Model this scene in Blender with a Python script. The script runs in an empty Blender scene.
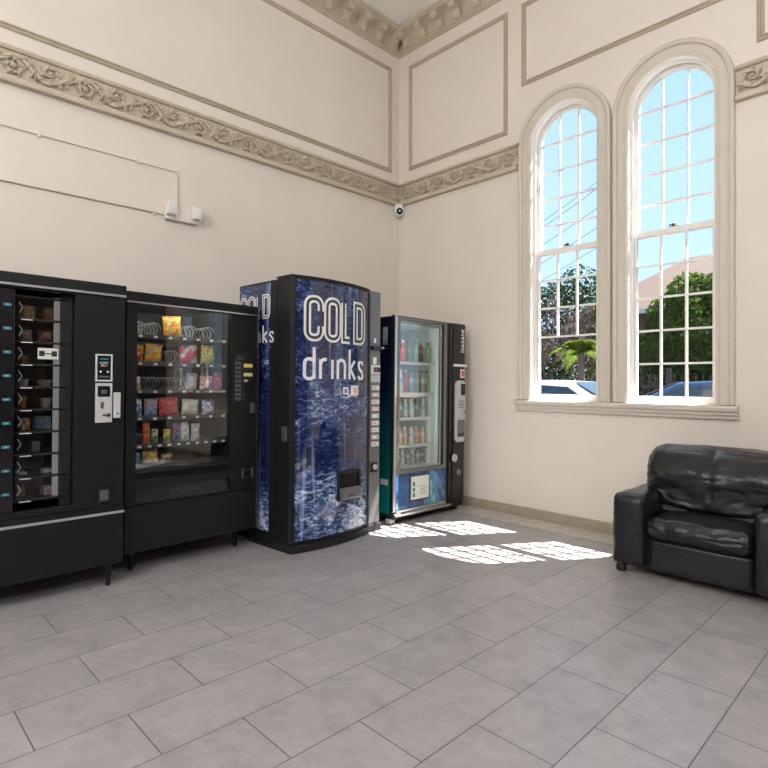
import bpy, bmesh, math, random
from mathutils import Vector, Matrix, noise
random.seed(7)
PI = math.pi
SC = bpy.context.scene
COL = SC.collection
SL = 0.0185                      # the old floor falls gently towards the window wall
def fz(y): return -SL * y

# ------------------------------------------------------------------ materials
MATS = {}
def new_mat(name):
    m = bpy.data.materials.new(name); m.use_nodes = True
    nt = m.node_tree; nt.nodes.clear()
    out = nt.nodes.new('ShaderNodeOutputMaterial')
    return m, nt, out
def N(nt, t, **kw):
    n = nt.nodes.new(t)
    for k, v in kw.items(): setattr(n, k, v)
    return n
def rgba(c): return (c[0], c[1], c[2], 1.0)
def ramp(nt, stops, interp='LINEAR'):
    r = N(nt, 'ShaderNodeValToRGB'); cr = r.color_ramp; cr.interpolation = interp
    while len(cr.elements) < len(stops): cr.elements.new(0.5)
    for e, (p, c) in zip(cr.elements, stops): e.position = p; e.color = rgba(c)
    return r
def coords(nt): return N(nt, 'ShaderNodeTexCoord').outputs['Object']
def noise_tex(nt, vec, scale, detail=4, rough=0.55):
    n = N(nt, 'ShaderNodeTexNoise'); n.inputs['Scale'].default_value = scale
    n.inputs['Detail'].default_value = detail; n.inputs['Roughness'].default_value = rough
    nt.links.new(vec, n.inputs['Vector']); return n.outputs['Fac']
def bump(nt, h, strength, dist=0.01):
    b = N(nt, 'ShaderNodeBump'); b.inputs['Strength'].default_value = strength; b.inputs['Distance'].default_value = dist
    nt.links.new(h, b.inputs['Height']); return b.outputs['Normal']
def principled(nt, out, rough=0.5, metal=0.0, spec=0.5):
    p = N(nt, 'ShaderNodeBsdfPrincipled')
    p.inputs['Roughness'].default_value = rough; p.inputs['Metallic'].default_value = metal
    p.inputs['Specular IOR Level'].default_value = spec
    nt.links.new(p.outputs['BSDF'], out.inputs['Surface']); return p
def mat(name, c, rough=0.5, metal=0.0, spec=0.5, var=0.06, scale=6.0, bmp=0.0, bscale=60.0, coat=0.0):
    """plain surface: slight noise variation in tone, optional fine bump"""
    if name in MATS: return MATS[name]
    m, nt, out = new_mat(name); p = principled(nt, out, rough, metal, spec)
    v = coords(nt); f = noise_tex(nt, v, scale)
    r = ramp(nt, [(0.25, [x * (1 - var) for x in c]), (0.75, [min(1, x * (1 + var)) for x in c])])
    nt.links.new(f, r.inputs['Fac']); nt.links.new(r.outputs['Color'], p.inputs['Base Color'])
    p.inputs['Coat Weight'].default_value = coat
    if bmp: nt.links.new(bump(nt, noise_tex(nt, v, bscale), bmp), p.inputs['Normal'])
    MATS[name] = m; return m
def glass(name, tint=(1, 1, 1), ior=1.5, rough=0.0, gain=1.0):
    if name in MATS: return MATS[name]
    m, nt, out = new_mat(name)
    t = N(nt, 'ShaderNodeBsdfTransparent'); t.inputs['Color'].default_value = rgba(tint)
    g = N(nt, 'ShaderNodeBsdfGlossy'); g.inputs['Roughness'].default_value = rough
    lw = N(nt, 'ShaderNodeLayerWeight'); lw.inputs['Blend'].default_value = 0.5
    pw = N(nt, 'ShaderNodeMath', operation='POWER'); pw.inputs[1].default_value = 5.0; nt.links.new(lw.outputs['Facing'], pw.inputs[0])
    mu = N(nt, 'ShaderNodeMath', operation='MULTIPLY_ADD'); mu.use_clamp = True; f0 = ((ior - 1) / (ior + 1)) ** 2
    mu.inputs[1].default_value = (1 - f0) * gain; mu.inputs[2].default_value = f0 * gain; nt.links.new(pw.outputs[0], mu.inputs[0])
    mx = N(nt, 'ShaderNodeMixShader'); nt.links.new(mu.outputs[0], mx.inputs['Fac'])
    nt.links.new(t.outputs[0], mx.inputs[1]); nt.links.new(g.outputs[0], mx.inputs[2])
    nt.links.new(mx.outputs[0], out.inputs['Surface']); MATS[name] = m; return m
def emit(name, c, s):
    if name in MATS: return MATS[name]
    m, nt, out = new_mat(name); e = N(nt, 'ShaderNodeEmission')
    e.inputs['Color'].default_value = rgba(c); e.inputs['Strength'].default_value = s
    nt.links.new(e.outputs[0], out.inputs['Surface']); MATS[name] = m; return m
def leaf_mat(name, c, var, scale):
    """thin leaf: part of the light comes through"""
    m, nt, out = new_mat(name); v = coords(nt); f = noise_tex(nt, v, scale * 3)
    r = ramp(nt, [(0.3, [x * (1 - var) for x in c]), (0.7, [x * (1 + var) for x in c])]); nt.links.new(f, r.inputs['Fac'])
    d = N(nt, 'ShaderNodeBsdfDiffuse'); t = N(nt, 'ShaderNodeBsdfTranslucent'); mx = N(nt, 'ShaderNodeMixShader'); mx.inputs['Fac'].default_value = 0.45
    for s in (d, t): nt.links.new(r.outputs['Color'], s.inputs['Color'])
    nt.links.new(d.outputs[0], mx.inputs[1]); nt.links.new(t.outputs[0], mx.inputs[2]); nt.links.new(mx.outputs[0], out.inputs['Surface'])
    return m
def bag_mat(name, cols, scale=26.0):
    if name in MATS: return MATS[name]
    m, nt, out = new_mat(name); p = principled(nt, out, 0.28, 0.0, 0.6)
    v = coords(nt); f = noise_tex(nt, v, scale, 2, 0.5)
    n = len(cols); r = ramp(nt, [(0.33 + 0.3 * i / max(1, n - 1) if i else 0.0, c) for i, c in enumerate(cols)], 'CONSTANT')
    nt.links.new(f, r.inputs['Fac']); nt.links.new(r.outputs['Color'], p.inputs['Base Color'])
    nt.links.new(bump(nt, noise_tex(nt, v, 60), 0.5, 0.006), p.inputs['Normal'])
    MATS[name] = m; return m
def floor_mat(name, c, x0, y0):
    m, nt, out = new_mat(name); p = principled(nt, out, 0.30, 0.0, 0.6)
    v = coords(nt); s = N(nt, 'ShaderNodeSeparateXYZ'); nt.links.new(v, s.inputs[0])
    cx = N(nt, 'ShaderNodeMath', operation='ADD'); cx.inputs[1].default_value = y0; nt.links.new(s.outputs['Y'], cx.inputs[0])
    cy = N(nt, 'ShaderNodeMath', operation='ADD'); cy.inputs[1].default_value = x0; nt.links.new(s.outputs['X'], cy.inputs[0])
    cb = N(nt, 'ShaderNodeCombineXYZ'); nt.links.new(cx.outputs[0], cb.inputs['X']); nt.links.new(cy.outputs[0], cb.inputs['Y'])
    b = N(nt, 'ShaderNodeTexBrick'); b.offset = 0.5; b.offset_frequency = 2; b.squash = 1.0
    nt.links.new(cb.outputs[0], b.inputs['Vector'])
    for k, val in (('Scale', 1.0), ('Mortar Size', 0.0022), ('Mortar Smooth', 0.15), ('Bias', 0.0), ('Brick Width', 0.592), ('Row Height', 0.305)):
        b.inputs[k].default_value = val
    b.inputs['Color1'].default_value = (0.93, 0.93, 0.93, 1); b.inputs['Color2'].default_value = (1.04, 1.04, 1.04, 1)
    b.inputs['Mortar'].default_value = (0.22, 0.2, 0.19, 1)
    f1 = noise_tex(nt, v, 7.0, 12, 0.78)
    r = ramp(nt, [(0.30, [x * 0.74 for x in c]), (0.52, c), (0.74, [x * 1.20 for x in c])]); nt.links.new(f1, r.inputs['Fac'])
    mx = N(nt, 'ShaderNodeMix', data_type='RGBA', blend_type='MULTIPLY'); mx.inputs['Factor'].default_value = 1.0
    nt.links.new(r.outputs['Color'], mx.inputs['A']); nt.links.new(b.outputs['Color'], mx.inputs['B'])
    nt.links.new(mx.outputs['Result'], p.inputs['Base Color'])
    rr = ramp(nt, [(0.3, (0.295,) * 3), (0.7, (0.36,) * 3)]); nt.links.new(noise_tex(nt, v, 9.0, 5), rr.inputs['Fac'])
    nt.links.new(rr.outputs['Color'], p.inputs['Roughness'])
    inv = N(nt, 'ShaderNodeMath', operation='SUBTRACT'); inv.inputs[0].default_value = 1.0; nt.links.new(b.outputs['Fac'], inv.inputs[1])
    nt.links.new(bump(nt, inv.outputs[0], 0.5, 0.003), p.inputs['Normal'])
    return m
def water_mat(name, streaks=True):
    """printed photo of rippling blue water with drops"""
    m, nt, out = new_mat(name); p = principled(nt, out, 0.04, 0.0, 0.5); p.inputs['Coat Weight'].default_value = 0.6; p.inputs['Coat Roughness'].default_value = 0.01
    v = coords(nt)
    mp = N(nt, 'ShaderNodeMapping'); mp.inputs['Scale'].default_value = (16, 16, 42); nt.links.new(v, mp.inputs['Vector'])
    wn = N(nt, 'ShaderNodeTexNoise'); wn.inputs['Scale'].default_value = 1.0; wn.inputs['Detail'].default_value = 6; wn.inputs['Distortion'].default_value = 1.1
    nt.links.new(mp.outputs[0], wn.inputs['Vector'])
    big = noise_tex(nt, v, 2.4, 2)
    ad = N(nt, 'ShaderNodeMath', operation='ADD'); nt.links.new(wn.outputs['Fac'], ad.inputs[0])
    sb = N(nt, 'ShaderNodeMath', operation='MULTIPLY_ADD'); sb.inputs[1].default_value = 0.9; nt.links.new(big, sb.inputs[0])
    sz = N(nt, 'ShaderNodeSeparateXYZ'); nt.links.new(v, sz.inputs[0])
    zr = ramp(nt, [(0.0, (0.10,) * 3), (0.05, (0.16,) * 3), (0.22, (0.17,) * 3), (0.34, (0.03,) * 3), (0.62, (0.06,) * 3), (0.75, (0.0,) * 3), (1.0, (0.02,) * 3)])
    zm = N(nt, 'ShaderNodeMath', operation='MULTIPLY'); zm.inputs[1].default_value = 0.5; nt.links.new(sz.outputs['Z'], zm.inputs[0]); nt.links.new(zm.outputs[0], zr.inputs['Fac'])
    zo = N(nt, 'ShaderNodeMath', operation='ADD'); zo.inputs[1].default_value = -0.545; nt.links.new(zr.outputs['Color'], zo.inputs[0]); nt.links.new(zo.outputs[0], sb.inputs[2])
    nt.links.new(sb.outputs[0], ad.inputs[1])
    r = ramp(nt, [(0.0, (0.004, 0.006, 0.022)), (0.42, (0.010, 0.018, 0.075)), (0.53, (0.028, 0.055, 0.17)), (0.60, (0.07, 0.12, 0.29)), (0.68, (0.22, 0.31, 0.48)), (0.76, (0.55, 0.64, 0.78))])
    nt.links.new(ad.outputs[0], r.inputs['Fac'])
    # pale vertical pours
    m2_ = N(nt, 'ShaderNodeMapping'); m2_.inputs['Scale'].default_value = (14, 14, 0.7); nt.links.new(v, m2_.inputs['Vector'])
    st = N(nt, 'ShaderNodeTexNoise'); st.inputs['Scale'].default_value = 1.0; st.inputs['Detail'].default_value = 3; nt.links.new(m2_.outputs[0], st.inputs['Vector'])
    sr = ramp(nt, [(0.60, (0, 0, 0)), (0.74, (0.22, 0.30, 0.42))]); nt.links.new(st.outputs['Fac'], sr.inputs['Fac'])
    sa = N(nt, 'ShaderNodeMix', data_type='RGBA', blend_type='ADD'); sa.inputs['Factor'].default_value = 1.0
    nt.links.new(r.outputs['Color'], sa.inputs['A']); nt.links.new(sr.outputs['Color'], sa.inputs['B'])
    # a few dark lens-like drops of different sizes
    vo = N(nt, 'ShaderNodeTexVoronoi'); vo.inputs['Scale'].default_value = 8.0; nt.links.new(v, vo.inputs['Vector'])
    gate = N(nt, 'ShaderNodeSeparateColor'); nt.links.new(vo.outputs['Color'], gate.inputs[0])
    gs = ramp(nt, [(0.0, (0.34,) * 3), (0.45, (0.16,) * 3), (0.5, (0.0,) * 3)]); nt.links.new(gate.outputs[0], gs.inputs['Fac'])
    df = N(nt, 'ShaderNodeMath', operation='SUBTRACT'); nt.links.new(gs.outputs['Color'], df.inputs[0]); nt.links.new(vo.outputs['Distance'], df.inputs[1])
    mk = ramp(nt, [(0.0, (0,) * 3), (0.02, (0.9,) * 3)]); nt.links.new(df.outputs[0], mk.inputs['Fac'])
    dr = ramp(nt, [(0.0, (0.004, 0.007, 0.03)), (0.10, (0.008, 0.015, 0.06)), (0.20, (0.04, 0.09, 0.26)), (0.30, (0.16, 0.28, 0.52))]); nt.links.new(df.outputs[0], dr.inputs['Fac'])
    mx = N(nt, 'ShaderNodeMix', data_type='RGBA'); nt.links.new(mk.outputs['Color'], mx.inputs['Factor'])
    nt.links.new(sa.outputs['Result'], mx.inputs['A']); nt.links.new(dr.outputs['Color'], mx.inputs['B'])
    nt.links.new(mx.outputs['Result'], p.inputs['Base Color'])
    return m
def graphic_mat(name, stops, scale, dist=1.5, rough=0.12):
    m, nt, out = new_mat(name); p = principled(nt, out, rough)
    v = coords(nt); w = N(nt, 'ShaderNodeTexNoise'); w.inputs['Scale'].default_value = scale; w.inputs['Detail'].default_value = 3
    w.inputs['Distortion'].default_value = dist; nt.links.new(v, w.inputs['Vector'])
    r = ramp(nt, stops); nt.links.new(w.outputs['Fac'], r.inputs['Fac']); nt.links.new(r.outputs['Color'], p.inputs['Base Color'])
    return m

M = dict(
    wall=mat('cream plaster', (0.775, 0.718, 0.640), 0.85, spec=0.2, var=0.035, scale=1.6, bmp=0.12, bscale=25),
    ceiling=mat('ceiling plaster', (0.90, 0.885, 0.85), 0.9, spec=0.1, var=0.02, scale=1.5),
    trim=mat('taupe painted plaster', (0.56, 0.495, 0.385), 0.6, spec=0.3, var=0.07, scale=8, bmp=0.15, bscale=40),
    moulding=mat('taupe picture moulding', (0.46, 0.40, 0.305), 0.6, spec=0.3, var=0.05, scale=8),
    frame=mat('stone coloured frame paint', (0.645, 0.59, 0.51), 0.5, spec=0.35, var=0.03, scale=5),
    baseb=mat('greige skirting paint', (0.36, 0.305, 0.235), 0.45, spec=0.4, var=0.10, scale=9),
    white=mat('white gloss sash paint', (0.82, 0.80, 0.76), 0.4, spec=0.4, var=0.03, scale=9),
    black=mat('black powder coat', (0.0105, 0.011, 0.0125), 0.40, spec=0.28, var=0.12, scale=14, bmp=0.06, bscale=220),
    blackgloss=mat('black gloss plastic', (0.010, 0.010, 0.011), 0.18, spec=0.5, var=0.1),
    blackmatt=mat('black matt plastic', (0.013, 0.013, 0.014), 0.6, spec=0.35, var=0.1),
    bronze=mat('dark bronze metal', (0.015, 0.0145, 0.014), 0.3, 0.15, var=0.12, scale=10),
    inside=mat('dark grey liner', (0.045, 0.045, 0.047), 0.55, var=0.1),
    liner=mat('grey steel liner', (0.16, 0.155, 0.15), 0.5, var=0.08),
    chrome=mat('brushed aluminium', (0.62, 0.62, 0.62), 0.28, 1.0, var=0.05, scale=20),
    steel=mat('satin steel', (0.21, 0.21, 0.215), 0.42, 0.8, var=0.08, scale=12),
    silver=mat('silver painted plastic', (0.55, 0.55, 0.55), 0.35, 0.3, var=0.04),
    plate=mat('pale grey plate', (0.60, 0.60, 0.59), 0.4, 0.1, var=0.04),
    wire=mat('coil wire', (0.34, 0.33, 0.32), 0.3, 0.8, var=0.05),
    cream=mat('cream fixture plastic', (0.80, 0.77, 0.72), 0.5, var=0.02),
    conduit=mat('painted conduit', (0.74, 0.685, 0.61), 0.6, var=0.04),
    white_pl=mat('white plastic', (0.80, 0.80, 0.79), 0.35, var=0.02),
    white_ink=mat('white lettering', (0.86, 0.86, 0.88), 0.35, var=0.02),
    dark_ink=mat('dark lettering fill', (0.03, 0.035, 0.03), 0.3, var=0.1),
    fridge=mat('pale fridge liner', (0.70, 0.78, 0.76), 0.45, var=0.04),
    teal=mat('teal label', (0.03, 0.19, 0.25), 0.4, var=0.06),
    tagwhite=mat('white price tag', (0.75, 0.74, 0.70), 0.5, var=0.05),
    yellow=mat('yellow display', (0.75, 0.62, 0.22), 0.4, var=0.05),
    red=mat('red sticker', (0.62, 0.10, 0.09), 0.4, var=0.08),
    leather=mat('black leather', (0.011, 0.012, 0.0145), 0.27, spec=0.5, var=0.25, scale=9, bmp=0.18, bscale=90),
    foot=mat('black caster', (0.012, 0.012, 0.012), 0.4, var=0.1),
    asphalt=mat('asphalt', (0.028, 0.028, 0.029), 0.9, var=0.2, scale=20),
    pavement=mat('concrete pavement', (0.07, 0.066, 0.06), 0.9, var=0.15, scale=8),
    leaf=leaf_mat('tree leaves', (0.050, 0.092, 0.016), 0.6, 2.2),
    leafdark=leaf_mat('dark leaves', (0.026, 0.046, 0.012), 0.6, 2.0),
    fern=leaf_mat('bright fronds', (0.105, 0.155, 0.022), 0.35, 3.0),
    bark=mat('grey brown bark', (0.13, 0.095, 0.075), 0.9, var=0.3, scale=12),
    twig=mat('pale dry twigs', (0.115, 0.085, 0.07), 0.9, var=0.4, scale=6),
    brick=mat('warm brick render', (0.17, 0.10, 0.065), 0.9, var=0.2, scale=5),
    roof=mat('terracotta roof', (0.058, 0.033, 0.022), 0.85, var=0.18, scale=8),
    iron=mat('black iron fence', (0.012, 0.012, 0.013), 0.5, var=0.1),
    carwhite=mat('white car paint', (0.75, 0.76, 0.78), 0.15, coat=0.6, var=0.01),
    carblue=mat('dark blue car paint', (0.020, 0.045, 0.10), 0.12, coat=0.6, var=0.05),
    carglass=mat('car glass', (0.02, 0.035, 0.05), 0.05, var=0.05),
    tyre=mat('tyre rubber', (0.015, 0.015, 0.015), 0.8, var=0.1),
    pane=glass('window glass', (0.97, 0.98, 0.98), 1.45, 0.0, 0.6),
    vglass=glass('vending glass', (0.93, 0.94, 0.94), 1.52, 0.0, 1.25),
    vglass2=glass('bottle machine glass', (0.93, 0.94, 0.94), 1.52, 0.0, 2.2),
    clear=glass('clear plastic', (0.72, 0.72, 0.72), 1.45, 0.08, 1.2),
    bottle=glass('clear bottle plastic', (0.62, 0.70, 0.70), 1.45, 0.1, 2.2),
)
M['water'] = water_mat('blue water photo print')
M['floor'] = floor_mat('grey stone tile', (0.362, 0.343, 0.345), -2.99, 3.021)
M['border'] = floor_mat('pale stone tile', (0.58, 0.53, 0.47), -2.99, 3.021)

# ------------------------------------------------------------------ mesh builder
class MB:
    def __init__(s): s.bm = bmesh.new()
    def verts(s, pts): return [s.bm.verts.new(p) for p in pts]
    def face(s, vs):
        try: return s.bm.faces.new(vs)
        except ValueError: return None
    def hexa(s, p):
        v = s.verts(p)
        for f in ((0, 3, 2, 1), (4, 5, 6, 7), (0, 1, 5, 4), (1, 2, 6, 5), (2, 3, 7, 6), (3, 0, 4, 7)): s.face([v[i] for i in f])
    def box(s, x0, x1, y0, y1, z0, z1):
        s.hexa([(x0, y0, z0), (x1, y0, z0), (x1, y1, z0), (x0, y1, z0), (x0, y0, z1), (x1, y0, z1), (x1, y1, z1), (x0, y1, z1)]); return s
    def openbox(s, x0, x1, y0, y1, z0, z1, t):
        """a carcass open towards -y, wall thickness t"""
        o = s.verts([(x0, y0, z0), (x1, y0, z0), (x1, y0, z1), (x0, y0, z1), (x0, y1, z0), (x1, y1, z0), (x1, y1, z1), (x0, y1, z1)])
        i = s.verts([(x0 + t, y0, z0 + t), (x1 - t, y0, z0 + t), (x1 - t, y0, z1 - t), (x0 + t, y0, z1 - t), (x0 + t, y1 - t, z0 + t), (x1 - t, y1 - t, z0 + t), (x1 - t, y1 - t, z1 - t), (x0 + t, y1 - t, z1 - t)])
        for a, b in ((0, 1), (1, 2), (2, 3), (3, 0)):
            s.face([o[a], o[b], i[b], i[a]]); s.face([o[b], o[a], o[a + 4], o[b + 4]]); s.face([i[a], i[b], i[b + 4], i[a + 4]])
        s.face([o[4], o[5], o[6], o[7]]); s.face([i[7], i[6], i[5], i[4]]); return s
    def plate(s, x0, x1, z0, z1, holes, y0, y1, surf=None):
        """upright plate with rectangular holes, one connected piece"""
        xs = sorted({x0, x1, *[h[0] for h in holes], *[h[1] for h in holes]}); zs = sorted({z0, z1, *[h[2] for h in holes], *[h[3] for h in holes]})
        V = {}
        def g(i, j, k):
            if (i, j, k) not in V: V[i, j, k] = s.bm.verts.new((xs[i], (y0, y1)[k], zs[j]))
            return V[i, j, k]
        def solid(i, j):
            if i < 0 or j < 0 or i >= len(xs) - 1 or j >= len(zs) - 1: return False
            cx, cz = (xs[i] + xs[i + 1]) / 2, (zs[j] + zs[j + 1]) / 2
            return not any(h[0] < cx < h[1] and h[2] < cz < h[3] for h in holes)
        for i in range(len(xs) - 1):
            for j in range(len(zs) - 1):
                if not solid(i, j): continue
                s.face([g(i, j, 0), g(i + 1, j, 0), g(i + 1, j + 1, 0), g(i, j + 1, 0)])
                s.face([g(i, j + 1, 1), g(i + 1, j + 1, 1), g(i + 1, j, 1), g(i, j, 1)])
                for (di, dj, a, b) in ((-1, 0, (i, j), (i, j + 1)), (1, 0, (i + 1, j + 1), (i + 1, j)), (0, -1, (i + 1, j), (i, j)), (0, 1, (i, j + 1), (i + 1, j + 1))):
                    if not solid(i + di, j + dj): s.face([g(*a, 0), g(*b, 0), g(*b, 1), g(*a, 1)])
        return s
    def tube(s, pts, r, seg=8, closed=False):
        pts = [Vector(p) for p in pts]; n = len(pts); rs = r if isinstance(r, (list, tuple)) else [r] * n
        rings = []; up = None
        for i, p in enumerate(pts):
            a = pts[(i - 1) % n] if (closed or i > 0) else p; b = pts[(i + 1) % n] if (closed or i < n - 1) else p
            d = (b - a).normalized() if (b - a).length > 1e-9 else Vector((0, 0, 1))
            if up is None: up = d.orthogonal().normalized()
            else:
                up = up - d * up.dot(d); up = up.normalized() if up.length > 1e-6 else d.orthogonal().normalized()
            sd = d.cross(up)
            rings.append(s.verts([p + (up * math.cos(2 * PI * k / seg) + sd * math.sin(2 * PI * k / seg)) * rs[i] for k in range(seg)]))
        m = n if closed else n - 1
        for i in range(m):
            A, B = rings[i], rings[(i + 1) % n]
            for k in range(seg): s.face([A[k], A[(k + 1) % seg], B[(k + 1) % seg], B[k]])
        if not closed: s.face(rings[0][::-1]); s.face(rings[-1])
        return s
    def lathe(s, prof, origin=(0, 0, 0), seg=20, axis='z'):
        rings = []
        for (r, h) in prof:
            ring = []
            for k in range(seg):
                a = 2 * PI * k / seg; c, d = r * math.cos(a), r * math.sin(a)
                p = {'z': (c, d, h), 'y': (c, h, d), 'x': (h, c, d)}[axis]
                ring.append((origin[0] + p[0], origin[1] + p[1], origin[2] + p[2]))
            rings.append(s.verts(ring))
        for A, B in zip(rings, rings[1:]):
            for k in range(seg): s.face([A[k], A[(k + 1) % seg], B[(k + 1) % seg], B[k]])
        s.face(rings[0][::-1]); s.face(rings[-1]); return s
    def prism(s, poly, axis, a0, a1):
        """2-D outline swept straight: axis x -> outline in (y,z), y -> (x,z), z -> (x,y)"""
        f = {'x': lambda p, a: (a, p[0], p[1]), 'y': lambda p, a: (p[0], a, p[1]), 'z': lambda p, a: (p[0], p[1], a)}[axis]
        A = s.verts([f(p, a0) for p in poly]); B = s.verts([f(p, a1) for p in poly]); n = len(poly)
        s.face(A[::-1]); s.face(B)
        for i in range(n): s.face([A[i], A[(i + 1) % n], B[(i + 1) % n], B[i]])
        return s
    def blob(s, c, r, sub=1, squash=(1, 1, 1)):
        res = bmesh.ops.create_icosphere(s.bm, subdivisions=sub, radius=1.0)
        for v in res['verts']: v.co = Vector((c[0] + v.co.x * r * squash[0], c[1] + v.co.y * r * squash[1], c[2] + v.co.z * r * squash[2]))
        return s
    def sweep(s, path, prof, closed=False, frame=None):
        """profile points (a,b) carried along path; frame(i) gives the two axes at that point"""
        n = len(path); rings = []
        for i in range(n):
            e1, e2 = frame(i); p = Vector(path[i])
            rings.append(s.verts([p + e1 * a + e2 * b for a, b in prof]))
        k = len(prof)
        for i in range(n if closed else n - 1):
            A, B = rings[i], rings[(i + 1) % n]
            for j in range(k): s.face([A[j], A[(j + 1) % k], B[(j + 1) % k], B[j]])
        if not closed: s.face(rings[0][::-1]); s.face(rings[-1])
        return s
    def build(s, name, m, parent=None, bevel=0.0, smooth=False, seg=2, loc=None, rot=None, fix=True):
        bm = s.bm
        if fix: bmesh.ops.recalc_face_normals(bm, faces=bm.faces)
        if bevel:
            es = [e for e in bm.edges if len(e.link_faces) == 2 and e.calc_face_angle(0) > 0.5]
            bmesh.ops.bevel(bm, geom=es, offset=bevel, segments=seg, affect='EDGES', profile=0.5, clamp_overlap=True)
        me = bpy.data.meshes.new(name); bm.to_mesh(me); bm.free()
        if smooth:
            me.polygons.foreach_set('use_smooth', [True] * len(me.polygons))
            if smooth != 'all': me.set_sharp_from_angle(angle=0.7)
        me.materials.append(m)
        o = bpy.data.objects.new(name, me); COL.objects.link(o)
        if parent is not None: o.parent = parent
        if loc is not None: o.location = loc
        if rot is not None: o.rotation_euler = rot
        return o
def BX(*a): return MB().box(*a)

def tag(o, label=None, cat=None, group=None, kind=None):
    if label: o['label'] = label
    if cat: o['category'] = cat
    if group: o['group'] = group
    if kind: o['kind'] = kind
    return o
def empty(name, label, cat, loc, group=None, rot=None):
    o = bpy.data.objects.new(name, None); COL.objects.link(o); o.location = loc; o.empty_display_size = 0.1
    if rot is not None: o.rotation_euler = rot
    return tag(o, label, cat, group)
def struct(o): o['kind'] = 'structure'; return o
def text_mesh(name, s, size, m, parent, loc, vertical=False, ext=0.0008, bold=0.0, xs=1.0, align='CENTER'):
    cu = bpy.data.curves.new(name, 'FONT'); cu.body = s; cu.size = size; cu.extrude = ext; cu.offset = bold
    cu.align_x = align; cu.align_y = 'CENTER'; cu.resolution_u = 3
    t = bpy.data.objects.new(name, cu); COL.objects.link(t)
    dg = bpy.context.evaluated_depsgraph_get(); me = bpy.data.meshes.new_from_object(t.evaluated_get(dg))
    bpy.data.objects.remove(t)
    mt = Matrix.Rotation(PI / 2, 4, 'X') @ (Matrix.Rotation(PI / 2, 4, 'Z') if vertical else Matrix()) @ Matrix.Diagonal((xs, 1, 1, 1))
    me.transform(mt); me.materials.clear(); me.materials.append(m)
    o = bpy.data.objects.new(name, me); COL.objects.link(o); o.parent = parent; o.location = loc
    return o
def copy_tree(o, parent=None):
    c = o.copy(); COL.objects.link(c)
    if parent is not None: c.parent = parent
    for ch in list(o.children): copy_tree(ch, c)
    return c

# ------------------------------------------------------------------ room shell
RX, RY, RZ = 7.0, -9.2, 5.285
mb = MB(); v = mb.verts([(0, -0.313, fz(-0.313)), (RX, -0.313, fz(-0.313)), (RX, RY, fz(RY)), (0, RY, fz(RY))]); mb.face(v[::-1])
struct(mb.build('floor', M['floor'], fix=False))
mb = MB(); v = mb.verts([(0, 0.0, 0), (RX, 0.0, 0), (RX, -0.313, fz(-0.313)), (0, -0.313, fz(-0.313))]); mb.face(v[::-1])
struct(mb.build('trim_1', M['border'], fix=False))
struct(BX(-0.2, RX + 0.2, RY - 0.2, 0.2, RZ, RZ + 0.1).build('ceiling', M['ceiling']))
struct(BX(-0.2, 0, RY, 0.16, -0.1, RZ).build('wall_left', M['wall']))
struct(BX(RX, RX + 0.2, RY, 0.16, -0.1, RZ).build('wall_right', mat('dark stained panelling', (0.085, 0.065, 0.052), 0.6, var=0.15, scale=4)))
struct(BX(-0.2, RX + 0.2, RY - 0.2, RY, -0.1, RZ).build('wall_back', M['wall']))

WIN = []                                   # (x0, x1) of each arched opening
for c0 in (2.5125, 2.5125 + 3.37):
    WIN += [(c0 - 0.768, c0 - 0.126), (c0 + 0.134, c0 + 0.778)]
SPR, ZB = 3.505, 1.12
def arch(x0, x1, z0, zs, n=24, grow=0.0):
    """outline of an arched opening, from lower left up and over to lower right"""
    c, r = (x0 + x1) / 2, (x1 - x0) / 2 + grow
    return [(c - r, z0)] + [(c - r * math.cos(PI * k / n), zs + r * math.sin(PI * k / n)) for k in range(n + 1)] + [(c + r, z0)]
def arched_plate(outer, holes, y0, y1, name, m, parent=None):
    cu = bpy.data.curves.new(name, 'CURVE'); cu.dimensions = '2D'; cu.fill_mode = 'BOTH'; cu.extrude = (y1 - y0) / 2
    for pts in [outer] + holes:
        sp = cu.splines.new('POLY'); sp.points.add(len(pts) - 1); sp.use_cyclic_u = True
        for p, (x, z) in zip(sp.points, pts): p.co = (x, z, 0, 1)
    t = bpy.data.objects.new(name, cu); COL.objects.link(t)
    dg = bpy.context.evaluated_depsgraph_get(); me = bpy.data.meshes.new_from_object(t.evaluated_get(dg)); bpy.data.objects.remove(t)
    me.transform(Matrix.Translation((0, (y0 + y1) / 2, 0)) @ Matrix.Rotation(PI / 2, 4, 'X'))
    me.materials.clear(); me.materials.append(m)
    o = bpy.data.objects.new(name, me); COL.objects.link(o)
    if parent is not None: o.parent = parent
    return o
wb = arched_plate([(0, -0.1), (RX, -0.1), (RX, RZ), (0, RZ)], [arch(a, b, ZB, SPR) for a, b in WIN], 0.0, 0.16, 'wall_window', M['wall'])
struct(wb)

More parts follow.
